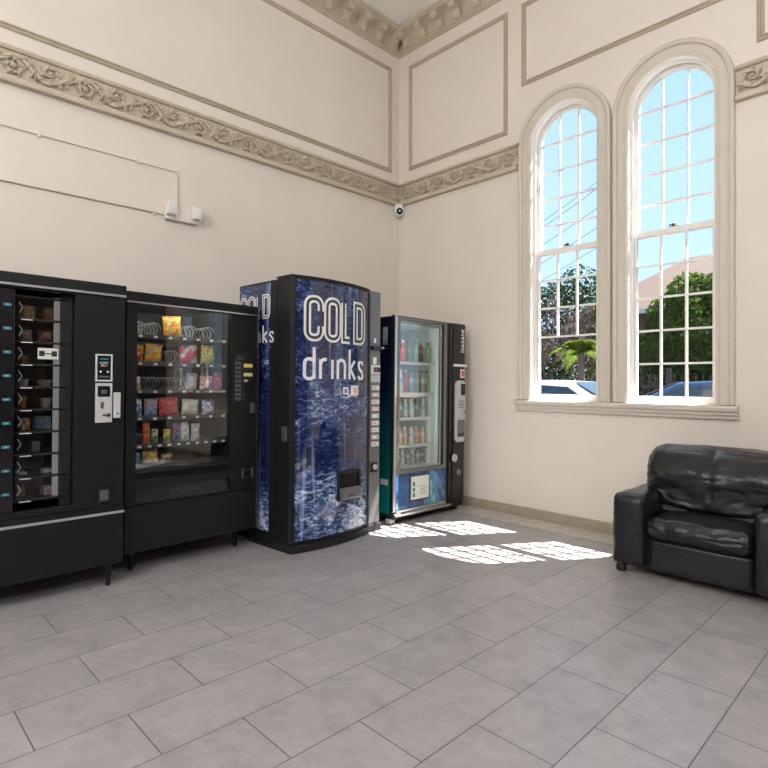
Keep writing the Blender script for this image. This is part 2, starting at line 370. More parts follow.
def arc_frame(pts):
    """in-plane normal pointing outwards from the opening for each path point, and the room-side axis"""
    P = [Vector((x, 0, z)) for x, z in pts]; n = len(P); res = []
    for i in range(n):
        a, b = P[max(0, i - 1)], P[min(n - 1, i + 1)]; d = (b - a).normalized()
        res.append((Vector((-d.z, 0, d.x)), Vector((0, -1, 0))))
    return res
def window(i, x0, x1, lower_rows, undivided):
    root = bpy.data.objects.new('window_%d' % i, None); COL.objects.link(root); root.location = ((x0 + x1) / 2, 0, ZB); struct(root)
    ox = (x0 + x1) / 2; sh = lambda pts: [(x - ox, z - ZB) for x, z in pts]
    X0, X1 = x0 - ox, x1 - ox; zs = SPR - ZB
    # moulded casing on the wall face
    path = sh(arch(x0, x1, ZB, SPR, 32)); fr = arc_frame(path)
    prof = [(0, -0.002), (0, 0.030), (0.012, 0.036), (0.022, 0.036), (0.030, 0.026), (0.082, 0.026), (0.088, 0.045), (0.106, 0.052), (0.119, 0.045), (0.123, 0.030), (0.123, -0.002)]
    prof = [(a, b) for a, b in prof]
    MB().sweep([(x, 0, z) for x, z in path], prof, frame=lambda k: fr[k]).build('window_casing', M['frame'], root, smooth=True)
    # white painted reveal lining the opening
    prof = [(-0.004, 0.02), (-0.004, -0.158), (0.001, -0.158), (0.001, 0.02)]
    MB().sweep([(x, 0, z) for x, z in path], prof, frame=lambda k: fr[k]).build('reveal', M['white'], root, smooth=True)
    # inner bead
    prof = [(-0.022, -0.035), (-0.022, -0.05), (0.0, -0.05), (0.0, -0.028)]
    MB().sweep([(x, 0, z) for x, z in path], prof, frame=lambda k: fr[k]).build('stop_bead', M['white'], root, smooth=True)
    # sashes
    def sash(name, ya, yb, arched, zlo, zhi, rows, cols, bottom, top, skip_lowest=False):
        st = 0.042
        if arched:
            outer = [(X0 + 0.005, zlo)] + sh(arch(x0 + 0.005, x1 - 0.005, ZB, SPR, 28))[1:-1] + [(X1 - 0.005, zlo)]
            inner = [(X0 + st, zlo + bottom)] + sh(arch(x0 + st, x1 - st, ZB, SPR, 28))[1:-1] + [(X1 - st, zlo + bottom)]
        else:
            outer = [(X0 + 0.005, zlo), (X0 + 0.005, zhi), (X1 - 0.005, zhi), (X1 - 0.005, zlo)]
            inner = [(X0 + st, zlo + bottom), (X0 + st, zhi - top), (X1 - st, zhi - top), (X1 - st, zlo + bottom)]
        s = arched_plate(outer, [inner], ya, yb, name, M['white'], root)
        bars = MB(); w = 0.0078; ym = (ya + yb) / 2
        g0, g1 = X0 + st - 0.003, X1 - st + 0.003; zb = zlo + bottom - 0.003
        cx = [g0 + (g1 - g0) * k / cols for k in range(1, cols)]
        zmin = min(rows) if skip_lowest else zb
        for x in cx:
            ze = (zs + math.sqrt(max(0, ((X1 - X0) / 2 - st + 0.003) ** 2 - x * x))) if arched else zhi - top + 0.003
            bars.box(x - w, x + w, ym - 0.012, ym + 0.012, zmin, ze)
        for z in rows:
            hw = g1 if z <= zs else math.sqrt(max(0.001, ((X1 - X0) / 2 - st + 0.003) ** 2 - (z - zs) ** 2))
            bars.box(-hw, hw, ym - 0.0118, ym + 0.0118, z - w, z + w)
        bars.build('glazing_bars', M['white'], s)
        gp = MB(); vs = gp.verts([(x, ym, z) for x, z in inner]); gp.face(vs); gp.build('glass', M['pane'], s, fix=False)
        return s
    zr = 2.50 - ZB; R = lambda L: [z - ZB for z in L]
    up = sash('upper_sash', 0.096, 0.128, True, zr - 0.02, 0, R([2.748, 3.000, 3.260, 3.524]), 3, 0.04, 0)
    lo = sash('lower_sash', 0.056, 0.090, False, 0.0, zr + 0.025, R(lower_rows), 3, 0.052, 0.045, undivided)
    lk = MB(); lk.box(-0.03, 0.03, 0.066, 0.09, zr + 0.025, zr + 0.033); lk.lathe([(0.012, 0), (0.012, 0.02), (0.006, 0.026)], (0, 0.078, zr + 0.033), 10); lk.box(-0.035, 0.004, 0.07, 0.082, zr + 0.04, zr + 0.05)
    lk.build('sash_lock', M['bronze'], root)
    return root
full = [2.235, 1.975, 1.707, 1.436]
for i, (a, b) in enumerate(WIN): window(i + 1, a, b, full[:3] if i in (0, 2) else full, i in (0, 2))
for n, c0 in enumerate((2.5125, 5.8825)):       # one long moulded sill under each pair
    prof = [(0.0, 1.015), (-0.030, 1.015), (-0.034, 1.035), (-0.046, 1.045), (-0.050, 1.066), (-0.066, 1.075), (-0.070, 1.098), (-0.062, 1.114), (0.05, 1.120), (0.05, 1.10), (0.0, 1.10)]
    mb = MB(); mb.prism(prof, 'x', c0 - 0.925, c0 + 0.925)
    o = struct(mb.build('trim_%d' % (2 + n), M['frame']))
# baseboards
bp = [(0, 0), (0.022, 0), (0.022, 0.058), (0.016, 0.066), (0.016, 0.078), (0.010, 0.088), (0.004, 0.094), (0, 0.094)]
struct(MB().prism([(-a, b - 0.002) for a, b in bp], 'x', 0.0, RX).build('baseboard_window', M['baseb']))
mb = MB(); A = mb.verts([(a, 0, b) for a, b in bp]); B = mb.verts([(a, RY, b + fz(RY)) for a, b in bp]); k = len(bp)
for i in range(k): mb.face([A[i], A[(i + 1) % k], B[(i + 1) % k], B[i]])
mb.face(A); mb.face(B[::-1]); struct(mb.build('baseboard_left', M['baseb']))

# picture-frame mouldings on the upper walls
def panel(name, wall, a0, a1, z0, z1):
    w = 0.046
    prof = [(0, 0), (0, 0.010), (0.010, 0.018), (0.022, 0.012), (0.030, 0.022), (0.042, 0.014), (w, 0.0)]   # (inwards, out of wall)
    mb = MB(); rings = []
    for (sa, sz, a, z) in ((1, 1, a0, z0), (-1, 1, a1, z0), (-1, -1, a1, z1), (1, -1, a0, z1)):
        pts = []
        for p, q in prof:
            aa, zz = a + sa * p, z + sz * p
            pts.append((q, aa, zz) if wall == 'A' else (aa, -q, zz))
        rings.append(mb.verts(pts))
    for i in range(4):
        A, B = rings[i], rings[(i + 1) % 4]
        for j in range(len(prof) - 1): mb.face([A[j], A[j + 1], B[j + 1], B[j]])
    return struct(mb.build(name, M['moulding']))
panel('trim_4', 'A', -5.3, -0.132, 3.695, 4.905)
panel('trim_5', 'B', 0.165, 1.482, 3.71, 4.91)
panel('trim_6', 'B', 1.637, 3.385, 4.118, 4.91)
panel('trim_7', 'B', 3.545, 4.86, 3.71, 4.91)
panel('trim_8', 'B', 5.01, 6.755, 4.118, 4.91)
panel('trim_9', 'A', -8.9, -5.46, 3.695, 4.905)

# carved frieze: moulded band with a running scroll of leaves
def frieze(name, wall, s0, s1, phase=0.0):
    """s runs along the wall away from the corner"""
    def P(s, q, z): return (q, -s, z) if wall == 'A' else (s, -q, z)
    prof = [(0, 3.325), (0.050, 3.327), (0.056, 3.345), (0.050, 3.366), (0.006, 3.369), (0.004, 3.380), (0.016, 3.384), (0.016, 3.538), (0.010, 3.542), (0.012, 3.550), (0.034, 3.554), (0.042, 3.568), (0.034, 3.582), (0.0, 3.588)]
    mb = MB(); A = mb.verts([P(s0, q, z) for q, z in prof]); B = mb.verts([P(s1, q, z) for q, z in prof]); k = len(prof)
    for i in range(k): mb.face([A[i], A[(i + 1) % k], B[(i + 1) % k], B[i]])
    mb.face(A); mb.face(B[::-1])
    per, zc, amp = 0.448, 3.46, 0.062
    def T(pts, r): mb.tube([P(min(max(s, s0 + 0.01), s1 - 0.01), q, z) for s, z, q in pts], r, 6)
    def leaf(s, z, ang, L, wd):
        # a pointed leaf with a raised rib, lying on the band
        e = Vector((math.cos(ang), math.sin(ang))); nrm = Vector((-e.y, e.x)); top = []; bot = []; rib = []
        for j in range(6):
            t = j / 5; w_ = wd * math.sin(PI * min(1, 0.12 + 0.88 * t)) * (1 - 0.35 * t); q = Vector((s, z)) + e * L * t + nrm * 0.25 * L * t * t
            top.append(q + nrm * w_); bot.append(q - nrm * w_); rib.append((q, 0.016 + 0.038 * math.sin(PI * (0.25 + 0.6 * t))))
        if not (s0 + 0.01 < min(p.x for p in top + bot) and max(p.x for p in top + bot) < s1 - 0.01): return
        A_ = mb.verts([P(p.x, 0.016, p.y) for p in top]); B_ = mb.verts([P(p.x, 0.016, p.y) for p in bot]); R_ = mb.verts([P(p.x, q, p.y) for p, q in rib])
        for j in range(5): mb.face([A_[j], A_[j + 1], R_[j + 1], R_[j]]); mb.face([R_[j], R_[j + 1], B_[j + 1], B_[j]])
    n = int((s1 - s0) / per * 24); pts = []
    amp = 0.056
    for i in range(n + 1):
        s = s0 + 0.012 + (s1 - s0 - 0.024) * i / n
        pts.append((s, zc + amp * math.sin(2 * PI * (s - phase) / per) + 0.012 * math.sin(4 * PI * (s - phase) / per), 0.030))
    T(pts, 0.0150)
    T([(s, z + 0.019, 0.020) for s, z, q in pts], 0.006)
    c = phase - per * 0.5
    while c < s1:
        for half, (ds, sg) in enumerate(((0.25, 1), (0.75, -1))):
            cs = c + per * ds; cz = zc + sg * 0.016
            if not (s0 + 0.085 < cs < s1 - 0.085): continue
            sp = []
            for j in range(22):
                t = j / 21; a = PI * (1.5 - 2.7 * t) * sg; r = 0.062 * (1 - 0.80 * t)
                sp.append((cs + r * math.cos(a), cz + 0.86 * r * math.sin(a), 0.032))
            T(sp, [0.0125 * (1 - 0.45 * j / 21) for j in range(22)])
            mb.blob(P(cs, 0.038, cz), 0.018, 1)
            for j in range(6):
                a = 2 * PI * j / 6 + half * 0.5; leaf(cs + 0.034 * math.cos(a), cz + 0.030 * math.sin(a), a + 0.7, 0.042, 0.015)
            for ds2, dz, an, L in ((-0.115, -0.052, 1.2, 0.07), (-0.085, -0.062, 0.5, 0.06), (-0.125, 0.004, 2.0, 0.06), (0.115, -0.052, 1.9, 0.07), (0.085, -0.062, 2.6, 0.06), (0.125, 0.0, 1.1, 0.055), (0.0, -0.070, 1.57, 0.03)):
                leaf(cs + ds2, zc + sg * (dz), an * sg, L, 0.017)
        c += per
    return struct(mb.build(name, M['trim'], smooth=True))
frieze('trim_10', 'A', 0.0, -RY, 0.13)
frieze('trim_11', 'B', 0.0, 1.605, 0.05)
frieze('trim_12', 'B', 3.42, 4.97, 0.05)
frieze('trim_13', 'B', 6.79, RX, 0.05)

# crown cornice with scroll brackets
cprof = [(0, 5.062), (0.022, 5.064), (0.030, 5.076), (0.022, 5.086), (0.036, 5.092), (0.040, 5.108), (0.030, 5.114), (0.034, 5.18), (0.050, 5.215), (0.075, 5.232), (0.185, 5.234), (0.192, 5.246), (0.184, 5.258), (0.200, 5.268), (0.200, 5.285), (0, 5.285)]
brk = [(0.028, 5.112), (0.046, 5.098), (0.070, 5.102), (0.086, 5.120), (0.092, 5.146), (0.106, 5.166), (0.130, 5.170), (0.156, 5.172), (0.176, 5.186), (0.182, 5.208), (0.174, 5.236), (0.028, 5.236)]
mb = MB()
A = mb.verts([(q, -q, z) for q, z in cprof]); B = mb.verts([(q, RY, z) for q, z in cprof]); k = len(cprof)
for i in range(k): mb.face([A[i], A[(i + 1) % k], B[(i + 1) % k], B[i]])
s = 0.165
while s < -RY:
    mb.prism(brk, 'y', -s - 0.042, -s + 0.042); s += 0.239
struct(mb.build('trim_14', M['trim'], smooth=True))
mb = MB()
A = mb.verts([(q, -q, z) for q, z in cprof]); B = mb.verts([(RX, -q, z) for q, z in cprof])
for i in range(k): mb.face([A[i], A[(i + 1) % k], B[(i + 1) % k], B[i]])
s = 0.195
while s < RX:
    mb.prism([(-a, b) for a, b in brk], 'x', s - 0.042, s + 0.042); s += 0.239
struct(mb.build('trim_15', M['trim'], smooth=True))
# ------------------------------------------------------------------ vending machines
TILT = -math.atan(SL)
def machine(name, label, o, yaw=0.0, lean=0.6):
    """local axes: x along the front to the viewer's right, y into the machine, z up; origin at the front left foot"""
    r = empty(name, label, 'vending machine', (o[0], o[1], fz(o[1])), 'vending machines along the left wall')
    r.rotation_mode = 'ZYX'; r.rotation_euler = (TILT * lean, 0, PI / 2 + math.radians(yaw)); return r
def mworld(r, p):
    return Matrix.Translation(r.location) @ r.rotation_euler.to_matrix().to_4x4() @ Matrix.Translation(p)
def put(o, r, p, spin=0.0, roll=0.0):
    """stand a separate thing inside the machine"""
    m = mworld(r, p) @ Matrix.Rotation(spin, 4, 'Z') @ Matrix.Rotation(roll, 4, 'Y')
    o.location = m.to_translation(); o.rotation_mode = 'ZYX'; o.rotation_euler = m.to_3x3().to_euler('ZYX'); return o
def leg(parent, x, y, h, r=0.022):
    b = -0.0074 * x                                               # levelling screw turned out to meet the sloping floor
    o = MB().lathe([(r * 0.62, b), (r * 0.70, b + 0.012), (r * 0.62, 0.016), (r * 0.72, 0.02), (r, h * 0.75), (r, h + 0.004)], (x, y, 0), 14).build('leg', M['black'], parent, smooth=True)
    return o
def coil(parent, x, z, y0=0.13, r=0.045, n=4, dep=0.20):
    pts = [(x + r * math.cos(t), y0 + dep * t / (2 * PI * n), z + r * math.sin(t)) for t in [2 * PI * n * k / (n * 16) for k in range(n * 16 + 1)]]
    return MB().tube(pts, 0.0036, 5).build('coil', M['wire'], parent, smooth='all')
def bag_mesh(w, h, dep, seed):
    rnd = random.Random(seed); nx, nz = 9, 11; mb = MB(); F = {}
    for side in (0, 1):
        for i in range(nx + 1):
            for j in range(nz + 1):
                u, q = i / nx * 2 - 1, j / nz * 2 - 1
                b = dep * 0.5 * max(0, 1 - abs(u) ** 3) ** 0.6 * max(0, 1 - abs(q / 0.88) ** 3) ** 0.6 if abs(q) < 0.88 else 0
                b += 0.0012 + (0.0025 * math.sin(i * 2.1 + j * 1.7 + seed) if 0 < i < nx and 0.0 < b else 0)
                F[side, i, j] = mb.bm.verts.new((u * w / 2 * (1 - 0.05 * (1 - q * q)), -b if side == 0 else b, (q + 1) / 2 * h))
    for i in range(nx):
        for j in range(nz):
            mb.face([F[0, i, j], F[0, i + 1, j], F[0, i + 1, j + 1], F[0, i, j + 1]])
            mb.face([F[1, i, j + 1], F[1, i + 1, j + 1], F[1, i + 1, j], F[1, i, j]])
    for i in range(nx):
        mb.face([F[1, i, 0], F[1, i + 1, 0], F[0, i + 1, 0], F[0, i, 0]]); mb.face([F[0, i, nz], F[0, i + 1, nz], F[1, i + 1, nz], F[1, i, nz]])
    for j in range(nz):
        mb.face([F[1, 0, j], F[0, 0, j], F[0, 0, j + 1], F[1, 0, j + 1]]); mb.face([F[0, nx, j], F[1, nx, j], F[1, nx, j + 1], F[0, nx, j + 1]])
    return mb

# ---- left machine: black, stacked clear compartments behind a tall narrow window
m1 = machine('vending_machine', 'black food vending machine with a narrow column of clear compartments, leftmost in the row', (0.97, -4.418))
MB().openbox(0, 0.982, 0.052, 0.90, 0.122, 1.806, 0.03).build('cabinet', M['black'], m1, 0.003)
MB().plate(0.002, 0.980, 0.44, 1.732, [(0.30, 0.704, 0.508, 1.722)], 0.0, 0.05).build('door', M['black'], m1, 0.004)
BX(0.0, 0.982, -0.012, 0.05, 1.748, 1.806).build('header', M['black'], m1, 0.004)
for nm, z in (('upper_trim_strip', 1.735), ('lower_trim_strip', 0.428)):
    MB().prism([(-0.004, z), (-0.014, z + 0.001), (-0.014, z + 0.005), (-0.006, z + 0.007), (-0.014, z + 0.009), (-0.014, z + 0.012), (-0.004, z + 0.013)], 'x', 0.0, 0.982).build(nm, M['silver'], m1)
BX(0.002, 0.980, -0.006, 0.05, 0.124, 0.426).build('lower_panel', M['black'], m1, 0.005)
MB().prism([(-0.0, 0.492), (-0.010, 0.486), (-0.010, 0.480), (-0.0, 0.474)], 'x', 0.01, 0.975).build('ledge', M['black'], m1)
for x in (0.08, 0.905):
    for y in (0.03, 0.82): leg(m1, x, y, 0.124)
# label column beside the window
lc = BX(0.302, 0.412, 0.012, 0.046, 0.51, 1.72).build('selection_strip', M['blackgloss'], m1, 0.003)
for k in range(9):
    z = 1.631 - 0.1277 * k
    lb = BX(0.358, 0.396, 0.008, 0.014, z - 0.008, z + 0.008).build('price_label', M['teal'], lc, 0.002)
    text_mesh('lettering', '1.00', 0.010, M['white_ink'], lb, (0.375, 0.0075, z))
BX(0.645, 0.702, 0.055, 0.075, 0.51, 1.72).build('window_jamb', M['blackmatt'], m1)
BX(0.622, 0.645, 0.085, 0.12, 0.56, 1.70).build('glowing_edge_strip', emit('pale strip glow', (1.0, 0.96, 0.90), 0.32), m1)  # pale grey edge strip given a weak glow, no lamp
BX(0.42, 0.645, 0.40, 0.41, 0.55, 1.71).build('compartment_back', M['liner'], m1)
PIT = 0.1258
for k in range(10):
    z = 1.689 - PIT * k
    BX(0.414, 0.68, 0.055, 0.40, z - 0.006, z + 0.006).build('compartment_shelf', M['blackmatt'], m1, 0.002)
for k in range(9):
    z1 = 1.683 - PIT * k; z0 = z1 - PIT + 0.012
    d = BX(0.428, 0.640, 0.060, 0.064, z0 + 0.001, z1 - 0.001).build('compartment_door', M['clear'], m1)
    tg = BX(0.440, 0.510, 0.048, 0.056, z0 - 0.014, z0 - 0.003).build('tag_holder', M['blackgloss'], d)
    BX(0.447, 0.502, 0.0465, 0.0485, z0 - 0.0115, z0 - 0.0065).build('tag_strip', M['tagwhite'], d)
    c = (z0 + z1) / 2
    MB().tube([(0.438, 0.057, c + 0.03), (0.456, 0.057, c), (0.438, 0.057, c - 0.03)], 0.0016, 5).build('arrow_mark', M['tagwhite'], d)
sg = BX(0.53, 0.632, 0.055, 0.0595, 1.345, 1.408).build('notice_plate', M['tagwhite'], m1, 0.002)
for x in (0.550, 0.612): BX(x - 0.014, x + 0.014, 0.0535, 0.0555, 1.362, 1.392).build('printed_mark', M['dark_ink'], sg, 0.003)
MB().tube([(0.566, 0.0545, 1.377), (0.598, 0.0545, 1.377)], 0.003, 6).build('printed_mark', M['dark_ink'], sg)
# payment plates
cp = MB().plate(0.812, 0.907, 1.222, 1.385, [(0.822, 0.897, 1.232, 1.375)], -0.010, 0.002).build('bill_acceptor', M['plate'], m1, 0.002)
BX(0.822, 0.897, -0.006, 0.002, 1.232, 1.375).build('acceptor_face', M['blackgloss'], cp)
BX(0.836, 0.884, -0.0075, -0.005, 1.352, 1.362).build('screen', M['teal'], cp)
for x in (0.840, 0.880): MB().lathe([(0.006, -0.009), (0.006, -0.005)], (x, 0, 1.280), 12, 'y').build('indicator', M['white_ink'], cp)
text_mesh('lettering', 'INSERT\nBILLS', 0.016, M['white_ink'], cp, (0.86, -0.0065, 1.325))
BX(0.832, 0.888, -0.011, -0.004, 1.246, 1.256).build('bill_slot', M['steel'], cp, 0.002)
cn = MB().plate(0.814, 0.907, 0.978, 1.212, [(0.826, 0.896, 1.130, 1.195)], -0.008, 0.002).build('coin_plate', M['plate'], m1, 0.002)
BX(0.826, 0.896, -0.004, 0.002, 1.130, 1.195).build('display', M['blackgloss'], cn)
BX(0.846, 0.878, -0.0055, -0.003, 1.148, 1.172).build('readout', M['steel'], cn, 0.002)
BX(0.842, 0.860, -0.011, -0.006, 1.062, 1.100).build('coin_slot', M['steel'], cn, 0.002)
MB().tube([(0.852, -0.014, 1.022), (0.888, -0.016, 1.022)], [0.004, 0.006], 8).build('return_lever', M['dark_ink'], cn)
MB().lathe([(0.011, -0.016), (0.011, -0.006)], (0.886, 0, 1.022), 14, 'y').build('lever_hub', M['dark_ink'], cn, smooth=True)
hd = BX(0.914, 0.952, -0.022, 0.002, 1.003, 1.157).build('door_handle', M['plate'], m1, 0.006)
MB().lathe([(0.006, -0.024), (0.006, -0.020)], (0.933, 0, 1.03), 12, 'y').build('key_lock', M['dark_ink'], hd)
cr = MB().plate(0.834, 0.905, 0.498, 0.598, [(0.843, 0.896, 0.510, 0.588)], -0.006, 0.002).build('coin_return', M['blackgloss'], m1, 0.002)
BX(0.845, 0.894, -0.002, 0.004, 0.512, 0.575).build('flap', M['steel'], cr, 0.003)

# ---- second machine: wide glass front with coiled trays
m2 = machine('vending_machine', 'black snack vending machine with wide glass front and bags on coiled trays', (0.872, -3.400), 1.9)
MB().openbox(0.014, 0.97, 0.052, 0.82, 0.138, 1.80, 0.03).build('cabinet', M['black'], m2, 0.003)
MB().plate(0.004, 0.962, 0.44, 1.735, [(0.072, 0.745, 0.648, 1.732), (0.072, 0.745, 0.445, 0.545)], 0.0, 0.05).build('door', M['black'], m2, 0.004)
BX(0.0, 0.968, -0.014, 0.05, 1.742, 1.803).build('header', M['black'], m2, 0.004)
BX(0.0, 0.968, -0.017, 0.0, 1.733, 1.741).build('trim_strip', M['chrome'], m2)
BX(0.966, 0.974, -0.010, 0.02, 0.14, 1.80).build('side_trim', M['chrome'], m2)
BX(0.004, 0.964, -0.004, 0.05, 0.140, 0.434).build('lower_panel', M['black'], m2, 0.005)
for x in (0.10, 0.87):
    for y in (0.13, 0.74): leg(m2, x, y, 0.14)
MB().openbox(0.05, 0.80, 0.055, 0.70, 0.60, 1.77, 0.01).build('liner', M['inside'], m2)
BX(0.072, 0.745, 0.020, 0.026, 0.648, 1.732).build('window_pane', M['vglass'], m2)
MB().prism([(0.0, 0.64), (0.05, 0.70), (0.052, 0.70), (0.052, 0.63), (0.0, 0.60)], 'x', 0.074, 0.743).build('glass_ledge', M['black'], m2)
fl = MB().prism([(0.012, 0.447), (0.030, 0.543), (0.040, 0.543), (0.022, 0.447)], 'x', 0.076, 0.741).build('delivery_flap', M['bronze'], m2)
tx = text_mesh('lettering', 'PUSH', 0.055, M['dark_ink'], fl, (0.41, 0.0195, 0.495), xs=1.5, bold=0.001); tx.rotation_euler = (math.radians(-10.6), 0, 0)
trays = [1.543, 1.360, 1.175, 0.996, 0.812, 0.655]
for z in trays:
    t = BX(0.09, 0.765, 0.10, 0.62, z - 0.012, z - 0.004).build('tray', M['liner'], m2)
    BX(0.09, 0.765, 0.092, 0.099, z - 0.022, z + 0.004).build('tray_front', M['inside'], t)
    for k in range(7 if z > 0.9 else 10):
        x = 0.13 + (0.61 / 6 if z > 0.9 else 0.61 / 9) * k
        BX(x - 0.012, x + 0.012, 0.0885, 0.092, z - 0.018, z - 0.003).build('price_tag', M['tagwhite'], t)
for z, xs in ((1.543, (0.136, 0.240, 0.505, 0.640)), (1.360, (0.367,)), (1.175, (0.235, 0.350, 0.440)), (0.812, (0.142,))):
    for x in xs: coil(m2, x, z + 0.047 if z > 0.9 else z + 0.04, r=0.041 if z > 0.9 else 0.034)
cp = BX(0.762, 0.956, -0.008, 0.002, 1.095, 1.455).build('control_panel', M['bronze'], m2, 0.004)
BX(0.785, 0.93, -0.010, -0.006, 1.398, 1.436).build('display', M['blackgloss'], cp, 0.002)
for r in range(9):
    for c in range(2):
        x, z = 0.785 + 0.027 * c, 1.372 - 0.0325 * r
        BX(x - 0.009, x + 0.009, -0.013, -0.007, z - 0.010, z + 0.010).build('key', M['steel'], cp, 0.002)
for z in (1.357, 1.290): BX(0.846, 0.922, -0.011, -0.006, z - 0.013, z + 0.013).build('price_display', M['yellow'], cp, 0.002)
BX(0.85, 0.88, -0.0105, -0.007, 1.238, 1.252).build('label_plate', M['tagwhite'], cp)
BX(0.842, 0.930, -0.011, -0.006, 1.165, 1.225).build('bill_slot', M['blackgloss'], cp, 0.004)
MB().lathe([(0.020, -0.014), (0.022, -0.006)], (0.872, 0, 1.135), 18, 'y').build('coin_slot', M['blackgloss'], cp, smooth=True)
hd = BX(0.908, 0.946, -0.012, 0.002, 1.003, 1.080).build('coin_lever', M['steel'], m2, 0.004)
MB().lathe([(0.007, -0.015), (0.007, -0.01)], (0.927, 0, 1.025), 12, 'y').build('key_lock', M['dark_ink'], hd)
lk = BX(0.842, 0.936, -0.002, 0.003, 0.522, 0.600).build('lock_recess', M['blackmatt'], m2, 0.003)
for x in (0.846, 0.928): BX(x - 0.006, x + 0.006, -0.012, -0.001, 0.526, 0.596).build('lock_bar', M['steel'], lk, 0.002)
MB().lathe([(0.018, -0.016), (0.022, -0.001)], (0.888, 0, 0.562), 16, 'y').build('lock_handle', M['blackgloss'], lk, smooth=True)

MB().tube([(0.10, 0.075, 1.748), (0.74, 0.075, 1.748)], 0.009, 8).build('light_tube', emit('warm tube light', (1.0, 0.97, 0.92), 30.0), m2)
# ---- snacks: every bag and box is its own thing
Y, O, RD, W_, G, B_, P_, T_, DK = (0.75, 0.52, 0.05), (0.72, 0.22, 0.03), (0.55, 0.04, 0.03), (0.78, 0.76, 0.72), (0.12, 0.28, 0.06), (0.05, 0.16, 0.46), (0.62, 0.12, 0.18), (0.50, 0.36, 0.22), (0.03, 0.03, 0.06)
def bag(r, x0, x1, z, h, cols, label, grp, name='snack_bag', cat='snack bag', y=0.15, dep=0.05, lean=0.0):
    o = bag_mesh(x1 - x0, h, dep, int(x0 * 1000) + int(z * 77)).build(name, bag_mat('print ' + label, cols, 22 if x1 - x0 > 0.1 else 34), smooth='all')
    tag(o, label, cat, grp); ro = random.Random(label).uniform(-0.075, 0.075) if x1 - x0 < 0.11 else random.Random(label).choice((-1, 1)) * random.Random(label).uniform(0.03, 0.09)
    put(o, r, ((x0 + x1) / 2, y, z - 0.003 + abs(ro) * (x1 - x0) * 0.48), lean + ro, ro); return o
g1, g2, g3, g4, g5, g6 = ['snacks on the %s tray of the glass-front snack machine' % s for s in ('top', 'second', 'third', 'fourth', 'fifth', 'bottom')]
bag(m2, 0.174, 0.300, 1.543, 0.118, [(0.06, 0.09, 0.02), (0.16, 0.20, 0.05), (0.35, 0.33, 0.10)], 'dark green chip bag on the top tray left of the yellow one', g1, y=0.60)
bag(m2, 0.313, 0.442, 1.543, 0.142, [Y, O, Y, W_], 'yellow and orange chip bag, the brightest on the top tray', g1)
bag(m2, 0.105, 0.170, 1.360, 0.120, [RD, Y, RD], 'red and yellow bag cut by the frame at left of the second tray', g2)
bag(m2, 0.178, 0.301, 1.360, 0.128, [O, Y, T_, O], 'orange and gold crisp bag second from left on the second tray', g2)
bag(m2, 0.429, 0.564, 1.360, 0.132, [RD, P_, W_, P_], 'red and pink bag to the right of the coil on second tray', g2)
bag(m2, 0.580, 0.700, 1.360, 0.142, [(0.45, 0.45, 0.12), Y, G, W_], 'yellow green bag at right end of the second tray', g2)
bag(m2, 0.105, 0.160, 1.175, 0.090, [T_, W_, T_], 'tan packet at the left end of the third tray', g3, 'snack_packet', 'snack packet', dep=0.03)
bag(m2, 0.486, 0.572, 1.175, 0.122, [W_, (0.62, 0.62, 0.62), P_], 'white packet standing on third tray right of the empty coils', g3, 'snack_packet', 'snack packet', y=0.18)
bag(m2, 0.580, 0.684, 1.175, 0.106, [W_, P_, T_, W_], 'pink and white streaked bag on the third tray', g3)
bag(m2, 0.692, 0.760, 1.175, 0.130, [P_, (0.35, 0.03, 0.10), RD], 'deep pink bag at the right end of third tray', g3)  # put in as a bag for a pink reflection on the glass
bag(m2, 0.108, 0.168, 0.996, 0.124, [B_, W_, B_], 'narrow blue and white bag at left end of the fourth tray', g4)
bag(m2, 0.184, 0.276, 0.996, 0.124, [B_, (0.25, 0.40, 0.62), O, B_], 'blue bag with orange picture second on the fourth tray', g4)
bag(m2, 0.288, 0.423, 0.996, 0.130, [RD, P_, RD, O], 'large red bag in the middle of the fourth tray', g4)
bag(m2, 0.442, 0.571, 0.996, 0.112, [(0.55, 0.55, 0.52), W_, (0.42, 0.44, 0.45)], 'silver grey bag right of the red one on fourth tray', g4)
bag(m2, 0.600, 0.700, 0.996, 0.110, [W_, B_, W_], 'white bag with blue print at right of fourth tray', g4)
bag(m2, 0.174, 0.226, 0.812, 0.150, [RD, O, RD], 'tall slim red packet on the fifth tray', g5, 'candy_packet', 'candy packet', dep=0.025)
bag(m2, 0.250, 0.302, 0.812, 0.098, [G, W_, G], 'short green packet behind the small coil on fifth tray', g5, 'candy_packet', 'candy packet', dep=0.025, y=0.2)
bag(m2, 0.313, 0.364, 0.812, 0.094, [G, Y, W_], 'green and yellow packet in the middle of the fifth tray', g5, 'candy_packet', 'candy packet', dep=0.025)
bag(m2, 0.377, 0.440, 0.812, 0.152, [DK, B_, RD, DK], 'tall dark blue and red packet on the fifth tray', g5, 'candy_packet', 'candy packet', dep=0.03)
bag(m2, 0.448, 0.509, 0.812, 0.140, [(0.35, 0.45, 0.48), W_, (0.4, 0.45, 0.5)], 'pale grey packet beside the dark blue one on fifth tray', g5, 'candy_packet', 'candy packet', dep=0.03)
bag(m2, 0.518, 0.585, 0.812, 0.126, [W_, (0.42, 0.36, 0.45), W_], 'whitish packet at right of the fifth tray', g5, 'candy_packet', 'candy packet', dep=0.03)
bag(m2, 0.108, 0.154, 0.655, 0.108, [B_, (0.2, 0.4, 0.6), W_], 'blue packet at left end of the bottom tray', g6, 'candy_packet', 'candy packet', dep=0.03)
bag(m2, 0.178, 0.282, 0.655, 0.122, [T_, Y, (0.3, 0.2, 0.1), T_], 'gold foil bag on the bottom tray', g6)
